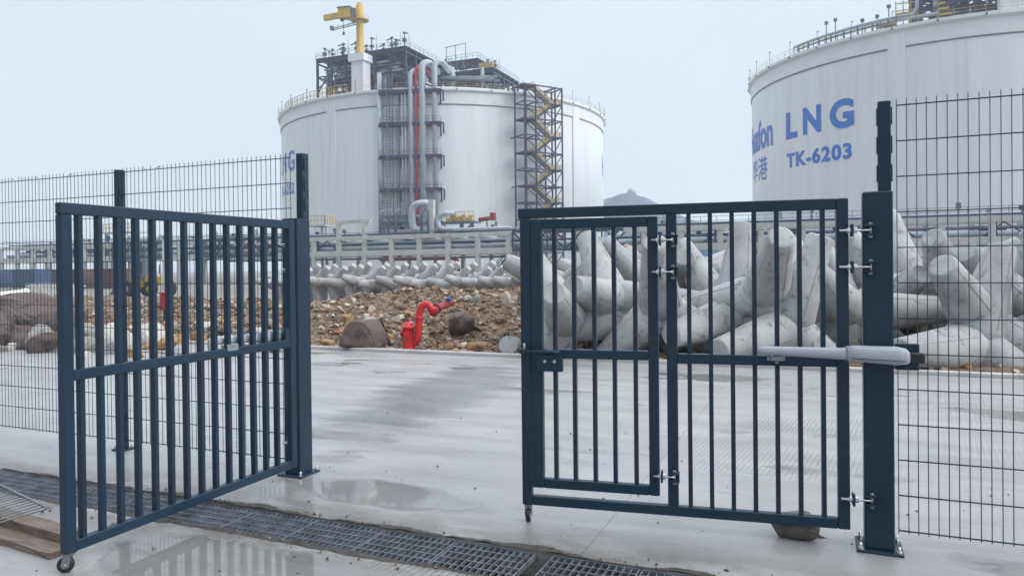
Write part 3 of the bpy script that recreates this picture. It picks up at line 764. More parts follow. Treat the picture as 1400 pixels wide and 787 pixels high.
for k in range(600):
    u_ = rnd.uniform(-5, 2.2); w_ = rnd.choice((rnd.uniform(2.3, 3.4), rnd.choice((3.845, 3.41)) + abs(rnd.gauss(0, .03)), rnd.choice((3.85, 3.85)) + abs(rnd.gauss(0, .04)), rnd.choice((3.845, 3.36)) + rnd.choice((-1, 1, 1))*abs(rnd.gauss(0, .05)), rnd.uniform(3.9, 7)))
    if 3.42 < w_ < 3.84: continue
    s_ = .003 + .011*rnd.random()**4; V, F = rnd.choice(HULLS); Q = rmat(rnd)
    pb.add([Q @ (q_*s_) + Vector((u_, w_, s_*.5)) for q_ in V], F); pb.tint += [rnd.random()*.5]*len(V)
pb.build('grit', RUBBLE, kind='stuff')

mud = mat('drain_edge_mud', (.055, .051, .047), .7, var=.5, scale=20, bump=1., bscale=60)
for y_, sg, amp in ((3.828, 1, .085), (3.432, -1, .06)):
    mb = MB(); n = 700; vs = []
    for k in range(n + 1):
        x = -6.2 + 7.6*k/n; f = noise.fractal(Vector((x*2.1, y_*5, 0)), 1, 2, 6); wdt = max(0, .018 + amp*(.3 + f*1.1)); h_ = .002 + .014*max(0, noise.noise(Vector((x*9, y_, 2))) + .3)*min(1, wdt/.03)
        vs += [(x, y_ + sg*.001, h_*.7 + .0015), (x, y_ + sg*wdt*.45, h_ + .001), (x, y_ + sg*wdt, .0008)]
    mb.add(vs, [(3*k + j, 3*k + j + 1, 3*k + j + 4, 3*k + j + 3) for k in range(n) for j in range(2)], True)
    mb.build('mud', mud, kind='stuff')

# ------------------------------------------------------------------ hydrant
hp = onground(558.5, 470); hp = hp*(12.28/hp.y); hp.z = -.02; T = Thing('fire_hydrant', 'red fire hydrant with an arched red pipe at the foot of the bank', 'fire hydrant', hp)
mb = MB(); mb.lathe([(0, 0), (.15, 0), (.15, .035), (.12, .04), (.112, .06), (.112, .46), (.13, .465), (.13, .50), (.115, .50), (.095, .55), (.055, .585), (.0, .59)], hp, 20); T.part('barrel', mb, RED)
mb = MB(); mb.lathe([(.0, .585), (.03, .585), (.03, .63), (0, .63)], hp, 6, smooth=False); T.part('operating_nut', mb, RED)
for d in ((-1, 0), (.3, -.95)):
    n_ = MB(); a = hp + Vector((d[0]*.08, d[1]*.08, .36)); n_.tube([a, a + Vector((d[0]*.05, d[1]*.05, 0))], .05, 12); n_.tube([a + Vector((d[0]*.05, d[1]*.05, 0)), a + Vector((d[0]*.075, d[1]*.075, 0))], .06, 8, smooth=False)
    T.part('outlet', n_, RED)
pts = [hp + Vector(q_) for q_ in ((.05, .03, .18), (.14, .04, .18), (.18, .05, .24), (.19, .06, .38), (.19, .08, .66), (.20, .10, .80), (.24, .12, .89), (.30, .15, .93), (.36, .18, .90), (.40, .22, .83), (.41, .25, .74))]
mb = MB(); mb.tube(pts, .07, 12)
for i in (4, 9):
    d_ = (pts[i + 1] - pts[i]).normalized(); mb.tube([pts[i] - d_*.02, pts[i] + d_*.02], .088, 12)
T.part('arched_pipe', mb, RED)
tp = Thing('weathered_pipe', 'rusty red pipe end sticking out of the bank behind the hydrant', 'pipe', hp + Vector((.55, .4, .7)))
mb = MB(); mb.tube([hp + Vector((.40, .25, .72)), hp + Vector((.44, .38, .84)), hp + Vector((.50, .85, .93))], .072, 12); mb.tube([hp + Vector((.43, .36, .83)), hp + Vector((.44, .41, .85))], .1, 12); tp.part('pipe_run', mb, DKRED)
mb = MB(); a = hp + Vector((.52, .70, .90)); mb.tube([a, a + Vector((.0, .0, .1))], .03, 8); mb.lathe([(.03, .08), (.08, .09), (.08, .12), (.03, .13)], a, 12); tp.part('blue_valve', mb, BLUEV)
cp = at(697, 465, 13.6); T = Thing('concrete_pipe_stub', 'short pale concrete pipe end lying beside the gate leaf edge', 'pipe', cp)
cp.z = .16
mb = MB(); d_ = Vector((.25, -.9, .12)).normalized(); 
mb.tube([cp + d_*.22, cp - d_*.55], .17, 20); T.part('pipe_body', mb, TETRA)

# ------------------------------------------------------------------ storage tanks
T1C, T1R = Vector((-95.86, 178.03, 0)), 43.0
T2C, T2R = Vector((22.09, 171.28, 0)), 36.8
ZR = 40.5
def arc_box(mb, c, r0, r1, a0, a1, z0, z1, n=None):
    n = n or max(2, int(abs(a1 - a0)/R(1.5)))
    prof = [(r0, z0), (r1, z0), (r1, z1), (r0, z1), (r0, z0)]
    mb.lathe(prof, (c.x, c.y, 0), n, False, a0, a1)
    for a in (a0, a1):
        mb.add([(c.x + r*math.cos(a), c.y + r*math.sin(a), z) for r, z in prof[:4]], [(0, 1, 2, 3)])
def polar(c, r, a, z): return Vector((c.x + r*math.cos(a), c.y + r*math.sin(a), z))
def text_on(T, c, rad, body, a_left, a_right, z0, z1, bold=.02, space=1.):
    cu = bpy.data.curves.new('t', 'FONT'); cu.body = body; cu.size = 1; cu.offset = bold; cu.space_character = space; cu.resolution_u = 6
    o = bpy.data.objects.new('t', cu); C.objects.link(o)
    dg = bpy.context.evaluated_depsgraph_get(); dg.update(); me = bpy.data.meshes.new_from_object(o.evaluated_get(dg))
    bpy.data.objects.remove(o); bm = bmesh.new(); bm.from_mesh(me)
    xs = [v.co.x for v in bm.verts]; ys = [v.co.y for v in bm.verts]
    if not xs: return
    x0, x1 = min(xs), max(xs); cap = .73
    y0_, y1_ = (min(ys), max(ys)) if z0 is None or bold < 0 else (0, max(ys))
    mb = MB(); V = []
    for v in bm.verts:
        a = a_left + (a_right - a_left)*(v.co.x - x0)/(x1 - x0); z = z0 + (v.co.y - y0_)/(y1_ - y0_)*(z1 - z0)
        V.append(polar(c, rad, a, z))
    mb.add(V, [tuple(v.index for v in f.verts) for f in bm.faces]); bm.free()
    bpy.data.meshes.remove(me)
    return T.part('lettering', mb, LETTER)
def tank(c, rad, label, butt):
    T = Thing('storage_tank', label, 'storage tank', (c.x, c.y, -.6))
    mb = MB(); mb.lathe([(rad, -.6), (rad, 36.9)], (c.x, c.y, 0), 144); T.part('wall', mb, TANKWHITE)
    mb = MB(); mb.lathe([(rad - .5, 37.15), (rad + .22, 37.15), (rad + .22, 39.6), (rad + .75, 40.0), (rad + .75, ZR), (rad - 1.2, ZR), (rad - 1.2, 39.9)], (c.x, c.y, 0), 144, False); T.part('ring_beam', mb, TANKRIM)
    mb = MB(); mb.lathe([(rad - .3, 36.9), (rad + .08, 36.9), (rad + .08, 37.15), (rad - .3, 37.15)], (c.x, c.y, 0), 144, False); T.part('seam_band', mb, SEAM)
    prof = [(rad - 1.3, ZR - .3)] + [((rad - 1.3)*math.cos(t), ZR - .3 + 4.5*math.sin(t)) for t in [PI/2*k/12 for k in range(1, 13)]]
    mb = MB(); mb.lathe(prof, (c.x, c.y, 0), 96); T.part('roof_dome', mb, TANKRIM)
    for a in butt:
        mb = MB(); arc_box(mb, c, rad - .3, rad + .28, R(a), R(a) + 2.6/rad, -.6, 39.5, 3); T.part('buttress', mb, TANKWHITE)
    mb = MB(); n = 110
    for k in range(n):
        a = 2*PI*k/n; mb.beam(polar(c, rad + .55, a, ZR), polar(c, rad + .55, a, ZR + 1.15), .06)
    for z in (ZR + .55, ZR + 1.12):
        mb.tube([polar(c, rad + .55, 2*PI*k/144, z) for k in range(145)], .03, 5, False)
    T.part('rim_railing', mb, CREAM)
    for k in range(36):
        mb = MB(); a = 2*PI*k/36 + .03; mb.beam(polar(c, rad + .62, a, ZR), polar(c, rad + .62, a, ZR + 2.4), .07); mb.beam(polar(c, rad + .62, a, ZR + 2.4), polar(c, rad + .62, a + .006, ZR + 2.55), .22, .12)
        mb.beam(polar(c, rad + .76, a, ZR - .35), polar(c, rad + .98, a, ZR - .35), .25, .3)
        T.part('rim_lamp', mb, STEELG)
    return T
TA = tank(T1C, T1R, 'white LNG tank with a yellow crane and steel stair tower on its side', [-99.5, -17.5, 72, 162])
TB = tank(T2C, T2R, 'white LNG tank with large blue lettering at the right edge', [-109.5, -24, 66, 156])
rd2 = math.radians
text_on(TB, T2C, T2R + .06, 'L', R(-141.4), R(-136.5), 25.5, 30.25, .045)
text_on(TB, T2C, T2R + .06, 'N', R(-134.3), R(-127.9), 25.6, 30.25, .045)
text_on(TB, T2C, T2R + .06, 'G', R(-125.2), R(-118.2), 25.5, 30.3, .045)
text_on(TB, T2C, T2R + .06, 'TK-6203', R(-141.2), R(-118.9), 19.95, 22.6, .04, 1.12)
text_on(TB, T2C, T2R + .06, 'Huafon', R(-174.5), R(-148.5), 25.3, 31.0, .03)
text_on(TB, T2C, T2R + .06, '\u534e\u6e2f', R(-168.6), R(-152.2), 19.2, 23.6, .006)
a0 = -118.0; k_ = T2R/T1R
def t1(a): return R(a0 + (a + 118.2)*k_)
text_on(TA, T1C, T1R + .06, 'LNG', t1(-141.4), t1(-118.2), 25.5, 30.3, .02, 1.25)
text_on(TA, T1C, T1R + .06, 'TK-6202', t1(-141.2), t1(-118.9), 19.95, 22.6, .018, 1.08)
text_on(TA, T1C, T1R + .06, 'Huafon', R(9.6), R(32), 25.3, 31.0, .012)

def rail(mb, pts, h_=1.1, step=2.0, r=.05):
    for p, q_ in zip(pts[:-1], pts[1:]):
        p, q_ = Vector(p), Vector(q_); n = max(1, int((q_ - p).length/step))
        for k in range(n + 1): mb.beam(p.lerp(q_, k/n), p.lerp(q_, k/n) + Vector((0, 0, h_)), r)
        for z in (h_, h_*.5): mb.beam(p + Vector((0, 0, z)), q_ + Vector((0, 0, z)), r)
def platform(T, x0, x1, y0, y1, zd, zb, step=4.0, name='deck', brace=True, seed=1, clutter=10):
    rnd = random.Random(seed)
    mb = MB(); mb.box(x0, x1, y0, y1, zd - .25, zd)
    T.part(name, mb, STEEL)
    mb = MB(); nx = max(1, round((x1 - x0)/step)); ny = max(1, round((y1 - y0)/step))
    for j in range(ny + 1):
        y = y0 + .3 + (y1 - y0 - .6)*j/ny; mb.box(x0, x1, y - .12, y + .12, zd - 1.0, zd - .255)
    for i in range(nx + 1):
        x = x0 + .3 + (x1 - x0 - .6)*i/nx; mb.box(x - .12, x + .12, y0, y1, zd - 1.35, zd - 1.005)
    T.part('deck_beams', mb, STEEL)
    cb = MB()
    for j in range(ny + 1):
        for i in range(nx + 1):
            x = x0 + .3 + (x1 - x0 - .6)*i/nx; y = y0 + .3 + (y1 - y0 - .6)*j/ny
            if (i, j) in ((0, 0), (nx, 0)) or rnd.random() < .8: cb.beam((x, y, zb), (x, y, zd - 1.36), .46)
    T.part('columns', cb, STEEL)
    if brace:
        bb = MB(); H = zd - 1.4 - zb
        for j in range(0, ny + 1):
            y = y0 + .3 + (y1 - y0 - .6)*j/ny
            for i in range(nx):
                xa, xb = x0 + .3 + (x1 - x0 - .6)*i/nx, x0 + .3 + (x1 - x0 - .6)*(i + 1)/nx
                for h_ in (.33, .66): 
                    if rnd.random() < .75: bb.beam((xa, y, zb + H*h_), (xb, y, zb + H*h_), .24)
                r_ = rnd.random()
                if r_ < .65:
                    lo, hi = ((0, .33), (.33, .66), (.66, 1))[rnd.randrange(3)]; bb.beam((xa, y, zb + H*lo), (xb, y, zb + H*hi), .2)
                    bb.beam((xb, y, zb + H*lo), (xa, y, zb + H*hi), .2)
        for i in range(nx + 1):
            x = x0 + .3 + (x1 - x0 - .6)*i/nx
            for j in range(ny):
                ya, yb = y0 + .3 + (y1 - y0 - .6)*j/ny, y0 + .3 + (y1 - y0 - .6)*(j + 1)/ny
                bb.beam((x, ya, zb + H*.66), (x, yb, zb + H*.66), .24)
                if rnd.random() < .6: bb.beam((x, ya, zb + H*.2), (x, yb, zb + H*.9), .2)
        T.part('bracing', bb, STEEL)
        pp = MB()
        for k in range(16):
            y = rnd.uniform(y0 + .5, y0 + 9); z = zb + H*rnd.choice((.72, .8, .86, .6)); pp.tube([(x0 + rnd.uniform(.5, 6), y, z), (x1 - rnd.uniform(.5, 8), y, z)], rnd.choice((.14, .2, .28)), 8)
        vs_ = MB()
        for k in range(95):
            x = rnd.uniform(x0 + .6, x1 - 2); y = rnd.uniform(y0 + 1.2, y1 - 2); z = zb + H*rnd.uniform(0, .85); T.part('pump_box', MB().box(x, x + rnd.uniform(.5, 2.2), y, y + .8, z, z + rnd.uniform(.3, 1.4)), STEEL)
        for k in range(120):
            x = rnd.uniform(x0 + .6, x1 - 3); y = rnd.uniform(y0 + 1, y1 - 2); z = zb + H*rnd.uniform(.1, .95); vs_.beam((x, y, z), (x + rnd.uniform(1, 4), y + rnd.uniform(-1, 3), z + rnd.choice((0, 0, 0, 1.5, -1.5))), .22)
        T.part('cable_runs', vs_, STEEL)
        for k in range(9):
            x = rnd.uniform(x0 + 2, x1 - 2); y = rnd.uniform(y0 + 1, y0 + 8); pp.tube([(x, y, zb), (x, y, zb + H*rnd.uniform(.5, 1))], rnd.choice((.25, .4, .55)), 10)
        T.part('pipework', pp, PIPEG)
    rb = MB(); rail(rb, [(x0, y1, zd), (x0, y0, zd), (x1, y0, zd), (x1, y1, zd)], 1.2, 1.8, .055); T.part('deck_railing', rb, STEELG)
    for k in range(clutter):
        x = x0 + (x1 - x0)*(k + rnd.random()*.6 + .2)/clutter; y = y0 + rnd.uniform(.8, 4); vb = MB(); h_ = rnd.uniform(1.6, 3.4)
        vb.tube([(x, y, zd), (x, y, zd + h_)], rnd.uniform(.1, .2), 8); vb.box(x - .4, x + .4, y - .3, y + .3, zd + h_*.45, zd + h_*.45 + rnd.uniform(.3, .8))
        s_ = rnd.choice((-1, 1)); vb.beam((x, y, zd + h_), (x + s_*rnd.uniform(.6, 1.6), y, zd + h_ - rnd.uniform(0, .7)), .2)
        vb.box(x - .3, x + .3, y - .25, y + .25, zd + h_, zd + h_ + .3)
        vb.tube([(x + .9, y + .5, zd), (x + .9, y + .5, zd + rnd.uniform(2, 4.2))], .05, 6)
        T.part('valve_stack', vb, STEELG)
# roof platform and second deck on the first tank
T = Thing('roof_platform', 'dark steel pump platform on the roof of the tank behind the gate', 'platform', (-96, 148, ZR))
platform(T, -108.2, -83.9, 138.3, 159.5, 50.3, ZR, 4.05, seed=3, clutter=11)
T2_ = Thing('valve_platform', 'lower dark steel deck with relief valves right of the yellow crane platform', 'platform', (-77, 165, ZR))
platform(T2_, -83.4, -66.5, 158.8, 174.5, 50.2, ZR, 3.3, seed=8, clutter=7)
mb = MB()
for k in range(9): mb.tube([(-84.5 + k*.3, 150 + k, 47.6 + .3*(k % 3)), (-68 + k*.3, 157 + .3*k, 47.0 + .3*(k % 4))], (.2, .32, .26)[k % 3], 8)
for k in range(12): mb.box(-83 + 1.3*k, -82.2 + 1.3*k, 155 + .2*k, 156 + .2*k, ZR, ZR + 2.2 + (k*5 % 4))
T2_.part('header_pipes', mb, STEELG)
mb = MB(); mb.box(-80.5, -71.5, 160.5, 168, 53.2, 53.45); 
for x_ in (-80, -76, -72):
    for y_ in (161, 167.5): mb.beam((x_, y_, 50.2), (x_, y_, 53.2), .22)
for x_ in (-80, -76): mb.beam((x_, 160.9, 50.4), (x_ + 4, 160.9, 53), .15)
T2_.part('upper_deck', mb, STEEL)
mb = MB(); rail(mb, [(-80.5, 168, 53.45), (-80.5, 160.5, 53.45), (-71.5, 160.5, 53.45), (-71.5, 168, 53.45)], 1.3, 1.5, .06); mb.beam((-81, 161, 57.2), (-75, 161, 57.6), .14)
for x_ in (-80.5, -78, -75.2): mb.beam((x_, 161, 53.5), (x_, 161, 57.4), .12)
T2_.part('upper_railing', mb, STEELG)
mb = MB(); mb.box(-71.2, -67.5, 160.2, 163.5, 50.5, 52.0); T2_.part('valve_skid', mb, CREAM)
for x_, r_ in ((-80.6, .5), (-77.2, .9), (-69.5, .5)):
    v = MB(); v.lathe([(r_*1.25, 0), (r_*1.25, 1.6), (r_, 1.9), (r_, 7.4), (r_*.7, 8.6)], (x_, 158.6 if x_ > -76 else 157.5, ZR + 1.2), 16); T2_.part('relief_nozzle', v, ALU)
T2_.o.location += Vector((-6.4, 1.6, -.4))
# crane
cb_ = Vector((-94.55, 136.4, ZR - 2.2)); T = Thing('jib_crane', 'yellow jib crane on a square white pedestal above the tank rim', 'crane', cb_)
mb = MB(); mb.box(-96.1, -93.0, 135.2, 138.0, ZR - 1.2, 47.4); mb.box(-96.6, -92.5, 134.7, 138.2, 47.4, 49.0); T.part('pedestal', mb, TANKWHITE)
zc = 49.0; ctr = (-94.55, 136.4)
mb = MB(); mb.lathe([(1.0, 0), (.95, .3), (.78, .5), (.78, 7.5), (.9, 7.7)], (*ctr, zc), 20); T.part('mast', mb, YELLOW)
mb = MB(); mb.lathe([(.3, 7.6), (2.0, 7.6), (2.0, 7.75), (.3, 7.75)], (*ctr, zc), 20, False)
for k in range(14):
    a = 2*PI*k/14; mb.beam((ctr[0] + 1.95*math.cos(a), ctr[1] + 1.95*math.sin(a), zc + 7.75), (ctr[0] + 1.95*math.cos(a), ctr[1] + 1.95*math.sin(a), zc + 8.75), .06)
T.part('slewing_walkway', mb, YELLOW)
mb = MB(); mb.lathe([(.85, 7.7), (.85, 10.9), (.6, 11.1), (.6, 11.5), (0, 11.5)], (*ctr, zc), 16); T.part('slewing_column', mb, YELLOW)
jd = Vector((-.985, -.17, 0)); jn = Vector((-jd.y, jd.x, 0)); J = Matrix(((jd.x, jn.x, 0, ctr[0]), (jd.y, jn.y, 0, ctr[1]), (0, 0, .9, zc), (0, 0, 0, 1)))
mb = MB(J); mb.add([(.7, -.5, 9.9), (8.6, -.4, 9.3), (8.6, .4, 9.3), (.7, .5, 9.9), (.7, -.5, 11.2), (8.6, -.4, 10.6), (8.6, .4, 10.6), (.7, .5, 11.2)], [(3,2,1,0),(4,5,6,7),(0,1,5,4),(1,2,6,5),(2,3,7,6),(3,0,4,7)]); T.part('boom', mb, YELLOW)
mb = MB(J); mb.box(2.0, 4.8, -1.0, 1.0, 9.3, 11.7); T.part('hoist_house', mb, YELLOW)
mb = MB(J); mb.box(1.8, 5.0, -1.15, 1.15, 11.7, 11.95); mb.box(.9, 2.0, -.7, .7, 9.5, 11.5); T.part('hoist_roof', mb, STEELG)
mb = MB(J)
for y_ in (-.5, .5): mb.beam((.8, y_, 7.9), (6.9, y_, 6.9), .16); mb.beam((.8, y_, 8.5), (2.5, y_, 8.5), .1)
for k in range(5): mb.beam((1.6 + 1.3*k, -.5, 7.8 - .21*k), (1.6 + 1.3*k, -.5, 8.8 - .21*k), .06); mb.beam((1.6 + 1.3*k, -.5, 7.8 - .21*k), (1.6 + 1.3*k, .5, 7.8 - .21*k), .08)
mb.box(6.4, 7.0, -.5, .5, 6.8, 7.7); T.part('service_gangway', mb, STEELG)
mb = MB(J); mb.tube([(3.9, 0, 9.3), (3.9, 0, 6.0)], .05, 6); mb.box(3.7, 4.1, -.15, .15, 5.3, 6.0); mb.lathe([(.12, 8.7), (.35, 8.8), (.35, 9.2), (.12, 9.3)], (4.3, 0, 0), 10); T.part('hook_line', mb, STEEL)
# yellow scaffolding and railing platform by the left of the rim
mb = MB(); rail(mb, [polar(T1C, T1R - .2, R(a), ZR + .1) for a in range(-128, -88, 4)], 2.0, 1.1, .1); TA.part('yellow_barrier', mb, CREAM)
mb = MB(); p0 = polar(T1C, T1R - 2.5, R(-104), ZR)
for k in range(4): mb.beam(p0 + Vector((k*.8, 0, 0)), p0 + Vector((k*.8, 0, 3.2)), .14); mb.beam(p0 + Vector((0, 0, .8*k + .4)), p0 + Vector((2.6, 0, .8*k + .4)), .12)
mb.beam(p0, p0 + Vector((2.6, 0, 3.2)), .3); TA.part('yellow_roof_stair', mb, YELLOW)

# riser tower on the first tank
RT = Thing('riser_tower', 'vertical pipe risers on dark brackets up the tank front with one red pipe', 'pipe tower', (-82, 136, -.6))
def wallpt(px, off):       # point on the wall's arc at survey pixel px, off metres proud of it
    d = ray(px, 200); q_ = Vector((d.x, d.y)); c_ = Vector((T1C.x, T1C.y)); rr = T1R + off
    a = q_.dot(q_); b_ = -2*q_.dot(c_); cc = c_.dot(c_) - rr*rr; t = (-b_ - math.sqrt(b_*b_ - 4*a*cc))/(2*a); return Vector((q_.x*t, q_.y*t))
for z in (39.9, 33.0, 26.0, 18.9, 11.8):
    a, b_ = wallpt(519, 2.6), wallpt(603, 2.6); a2, b2 = wallpt(519, .2), wallpt(603, .2)
    mb = MB(); mb.prism([(a.x, a.y), (b_.x, b_.y), (b2.x, b2.y), (a2.x, a2.y)], z - .75, z - .05)
    for k in range(4):
        p_ = a.lerp(b_, k/3); p2 = a2.lerp(b2, k/3); mb.beam((p_.x, p_.y, z - .4), (p2.x, p2.y, z - 2.8), .35)
    e1 = b_ + (b_ - a).normalized()*.6; mb.beam((b_.x, b_.y, z - .3), (e1.x, e1.y, z - .6), .3); mb.beam((e1.x, e1.y, z - .5), (e1.x, e1.y, z - 2.8), .25)
    rail(mb, [(a.x, a.y, z), (b_.x, b_.y, z)], 1.0, 2.6, .06)
    RT.part('bracket_platform', mb, STEEL)
for px, r_, m_, top, nm in ((519.5, .52, ALU, 46.2, 'white_column'), (543, .09, STEEL, 38.5, 'thin_pipe'), (546, .12, STEEL, 40, 'thin_pipe'), (550, .16, PIPEG, 42, 'thin_pipe'), (554.5, .2, PIPEG, 42.5, 'thin_pipe'),
                       (562, .52, ALU, 45.3, 'riser'), (569.5, .30, RED, 46.3, 'red_riser'), (578, .74, ALU, 46.9, 'riser'), (595, .62, ALU, 47.2, 'riser')):
    p_ = wallpt(px, 1.7); top -= 1.3; pts = [(p_.x, p_.y, 9), (p_.x, p_.y, top - 1.2)]
    if nm in ('riser', 'red_riser'):
        out_ = Vector((.12, .99)); 
        for k in range(1, 7):
            t = PI/2*k/6*1.1; pts.append((p_.x + .9*(1 - math.cos(t)), p_.y + out_.y*1.3*(1 - math.cos(t)), top - 1.2 + 1.3*math.sin(t)))
        e_ = pts[-1]; pts.append((e_[0] + out_.x*3, e_[1] + out_.y*3, e_[2] - 1.4))
    mb = MB(); mb.tube(pts, r_, 14)
    if r_ > .4:
        for z in range(12, 44, 4): mb.tube([(p_.x, p_.y, z), (p_.x, p_.y, z + .12)], r_ + .05, 14)
    RT.part(nm, mb, m_)
mb = MB(); a = wallpt(524, 2.0); b_ = wallpt(533, 2.0)
for p_ in (a, b_, wallpt(529, 2.9), wallpt(537, 1.5)): mb.beam((p_.x, p_.y, 3), (p_.x, p_.y, 43), .15)
for k in range(54):
    z = 4 + .72*k; mb.beam((a.x, a.y, z), (b_.x, b_.y, z), .06)
    if k % 3 == 0: c3 = wallpt(529, 2.9); mb.beam((a.x, a.y, z), (c3.x, c3.y, z), .1); mb.beam((b_.x, b_.y, z), (c3.x, c3.y, z), .1)
RT.part('caged_ladder', mb, STEELG)
mb = MB()
for px0 in (531, 537):
    p_ = wallpt(px0, 2.2)
    for k in range(12): z = 10 + 2.8*k; q_ = wallpt(px0 + 3, 2.2); mb.beam((p_.x, p_.y, z), (q_.x, q_.y, z), .10)
RT.part('cable_tray', mb, STEELG)

# stair tower on the first tank
am = R(-35.5); er = Vector((math.cos(am), math.sin(am), 0)); et = Vector((-math.sin(am), math.cos(am), 0))
sc_ = T1C + er*(T1R + 3.6); ST = Thing('stair_tower', 'dark steel stair tower with yellow zigzag flights beside the tank', 'stair tower', (sc_.x, sc_.y, -.6))
hw, hd = 4.9, 2.0
def sp3(t, r_, z): p_ = sc_ + et*t + er*r_; return (p_.x, p_.y, z)
mb = MB()
for t in (-hw, -hw*.42, hw*.62, hw):
    for r_ in (-hd, hd): mb.beam(sp3(t, r_, -.6), sp3(t, r_, 41.2), .30)
ST.part('posts', mb, STEEL)
lv = [41.0 - 3.62*k for k in range(12)]
for k, z in enumerate(lv):
    mb = MB()
    for r_ in (-hd, hd): mb.beam(sp3(-hw, r_, z), sp3(hw, r_, z), .26)
    for t in (-hw, -hw*.42, hw*.62, hw): mb.beam(sp3(t, -hd, z), sp3(t, hd, z), .24)
    a_ = (-hw, -hw*.42) if k % 2 == 0 else (hw*.62, hw)
    mb.add([sp3(a_[0], -hd, z + .1), sp3(a_[1], -hd, z + .1), sp3(a_[1], hd, z + .1), sp3(a_[0], hd, z + .1), sp3(a_[0], -hd, z + .2), sp3(a_[1], -hd, z + .2), sp3(a_[1], hd, z + .2), sp3(a_[0], hd, z + .2)], [(3,2,1,0),(4,5,6,7),(0,1,5,4),(1,2,6,5),(2,3,7,6),(3,0,4,7)])
    if k % 3 == 0: mb.beam(sp3(-hw - 1.2, hd, z - .2), sp3(-hw, hd, z), .3); mb.beam(sp3(-hw, -hd, z), sp3(-hw, -hd - 1.6, z), .3)
    ST.part('landing', mb, STEEL)
mb = MB()
for k in range(11):
    z0_, z1_ = lv[k + 1], lv[k]
    for r_ in (hd,):
        mb.beam(sp3(-hw*.42, r_, z1_ if k % 2 else z0_), sp3(hw*.62, r_, z0_ if k % 2 else z1_), .18)
        mb.beam(sp3(hw*.62, -hd, z0_), sp3(-hw*.42, -hd, z1_), .16)
    mb.beam(sp3(hw, -hd, z0_), sp3(hw, hd, z1_), .14)
ST.part('bracing', mb, STEEL)
for k in range(11):
    z0_, z1_ = lv[k + 1], lv[k]
    ta, tb = (hw*.62, -hw*.42) if k % 2 == 0 else (-hw*.42, hw*.62)
    mb = MB(); r0_ = .6 if k % 2 else -.4
    st2 = MB()
    for dr in (0, 1.1): st2.beam(sp3(ta, r0_ + dr, z0_), sp3(tb, r0_ + dr, z1_), .14, .42)
    ST.part('stringer', st2, STEEL)
    for s_ in range(9): f = (s_ + .5)/9; mb.beam(sp3(ta + (tb - ta)*f, r0_, z0_ + (z1_ - z0_)*f), sp3(ta + (tb - ta)*f, r0_ + 1.1, z0_ + (z1_ - z0_)*f), .3, .06)
    for dr in (0, 1.1):
        for h_ in (.5, .85, 1.15): mb.beam(sp3(ta, r0_ + dr, z0_ + h_), sp3(tb, r0_ + dr, z1_ + h_), .10)
        for s_ in range(6): f = s_/5; mb.beam(sp3(ta + (tb - ta)*f, r0_ + dr, z0_ + (z1_ - z0_)*f), sp3(ta + (tb - ta)*f, r0_ + dr, z0_ + (z1_ - z0_)*f + 1.15), .08)
    ST.part('stair_flight', mb, CREAM)
    rb = MB(); te = hw if k % 2 == 0 else -hw*.42
    if k % 2 == 0:
        for h_ in (.4, .8, 1.2): rb.beam(sp3(hw*.62, hd - .1, z0_ + h_), sp3(hw, hd - .1, z0_ + h_), .12); rb.beam(sp3(hw - .1, -hd, z0_ + h_), sp3(hw - .1, hd, z0_ + h_), .12)
        ST.part('landing_rail', rb, YELLOW)

# roof platform on the second tank
T = Thing('roof_platform', 'dark steel platform above the rim of the lettered tank', 'platform', (20, 142, ZR))
platform(T, 14.6, 38, 138.2, 156, 51.0, ZR, 4.0, seed=12, clutter=6)
mb = MB(); mb.box(25.4, 30.3, 135.6, 138.0, ZR - .3, 48.5); T.part('crane_pedestal', mb, TANKWHITE)
mb = MB()
for k in range(4): mb.beam((11.2 + 1.1*k, 139.5, ZR), (11.2 + 1.1*k, 139.5, ZR + 5.2), .16); mb.beam((11.2, 139.5, ZR + 1.2 + 1.2*k), (14.5, 139.5, ZR + 1.2 + 1.2*k), .14)
mb.box(11.2, 14.5, 139.2, 140.8, ZR + 3.0, ZR + 3.2); mb.box(8.2, 11.2, 139.2, 140.8, ZR + 1.4, ZR + 1.9)
for k in range(4): mb.beam((16.6 + .45*k, 137.6, ZR + 3.4 - .9*k), (18.2 + .45*k, 137.6, ZR + 3.4 - .9*k), .3)
T.part('yellow_stair', mb, YELLOW)
mb = MB(); pts = [polar(T2C, T2R - 1.2, R(a), ZR + 2.0) for a in range(-140, -107, 3)]; pts += [(13.5, 138, ZR + 2.3), (14.2, 138, ZR + 3.4), (14.2, 138, ZR + 9)]
mb.tube(pts, .28, 10); mb.tube([polar(T2C, T2R - 1.9, R(a), ZR + 1.6) for a in range(-140, -96, 3)], .2, 10); TB.part('rim_pipe', mb, PIPEG)
mb = MB()
for a in range(-140, -106, 2): mb.beam(polar(T2C, T2R - 1.2, R(a), ZR), polar(T2C, T2R - 1.2, R(a), ZR + 2.2), .32 if a % 4 else .16)
TB.part('pipe_supports', mb, STEELG)
rnd = random.Random(2)
for a in (-128, -125, -117, -113, -110): mb = MB(); p_ = polar(T2C, T2R - 1.6, R(a), ZR); h_ = rnd.uniform(2.6, 4.2); mb.tube([p_, p_ + Vector((0, 0, h_))], .09, 6); mb.box(p_.x - .3, p_.x + .3, p_.y - .2, p_.y + .2, p_.z + h_, p_.z + h_ + .5); TB.part('instrument_mast', mb, STEELG)

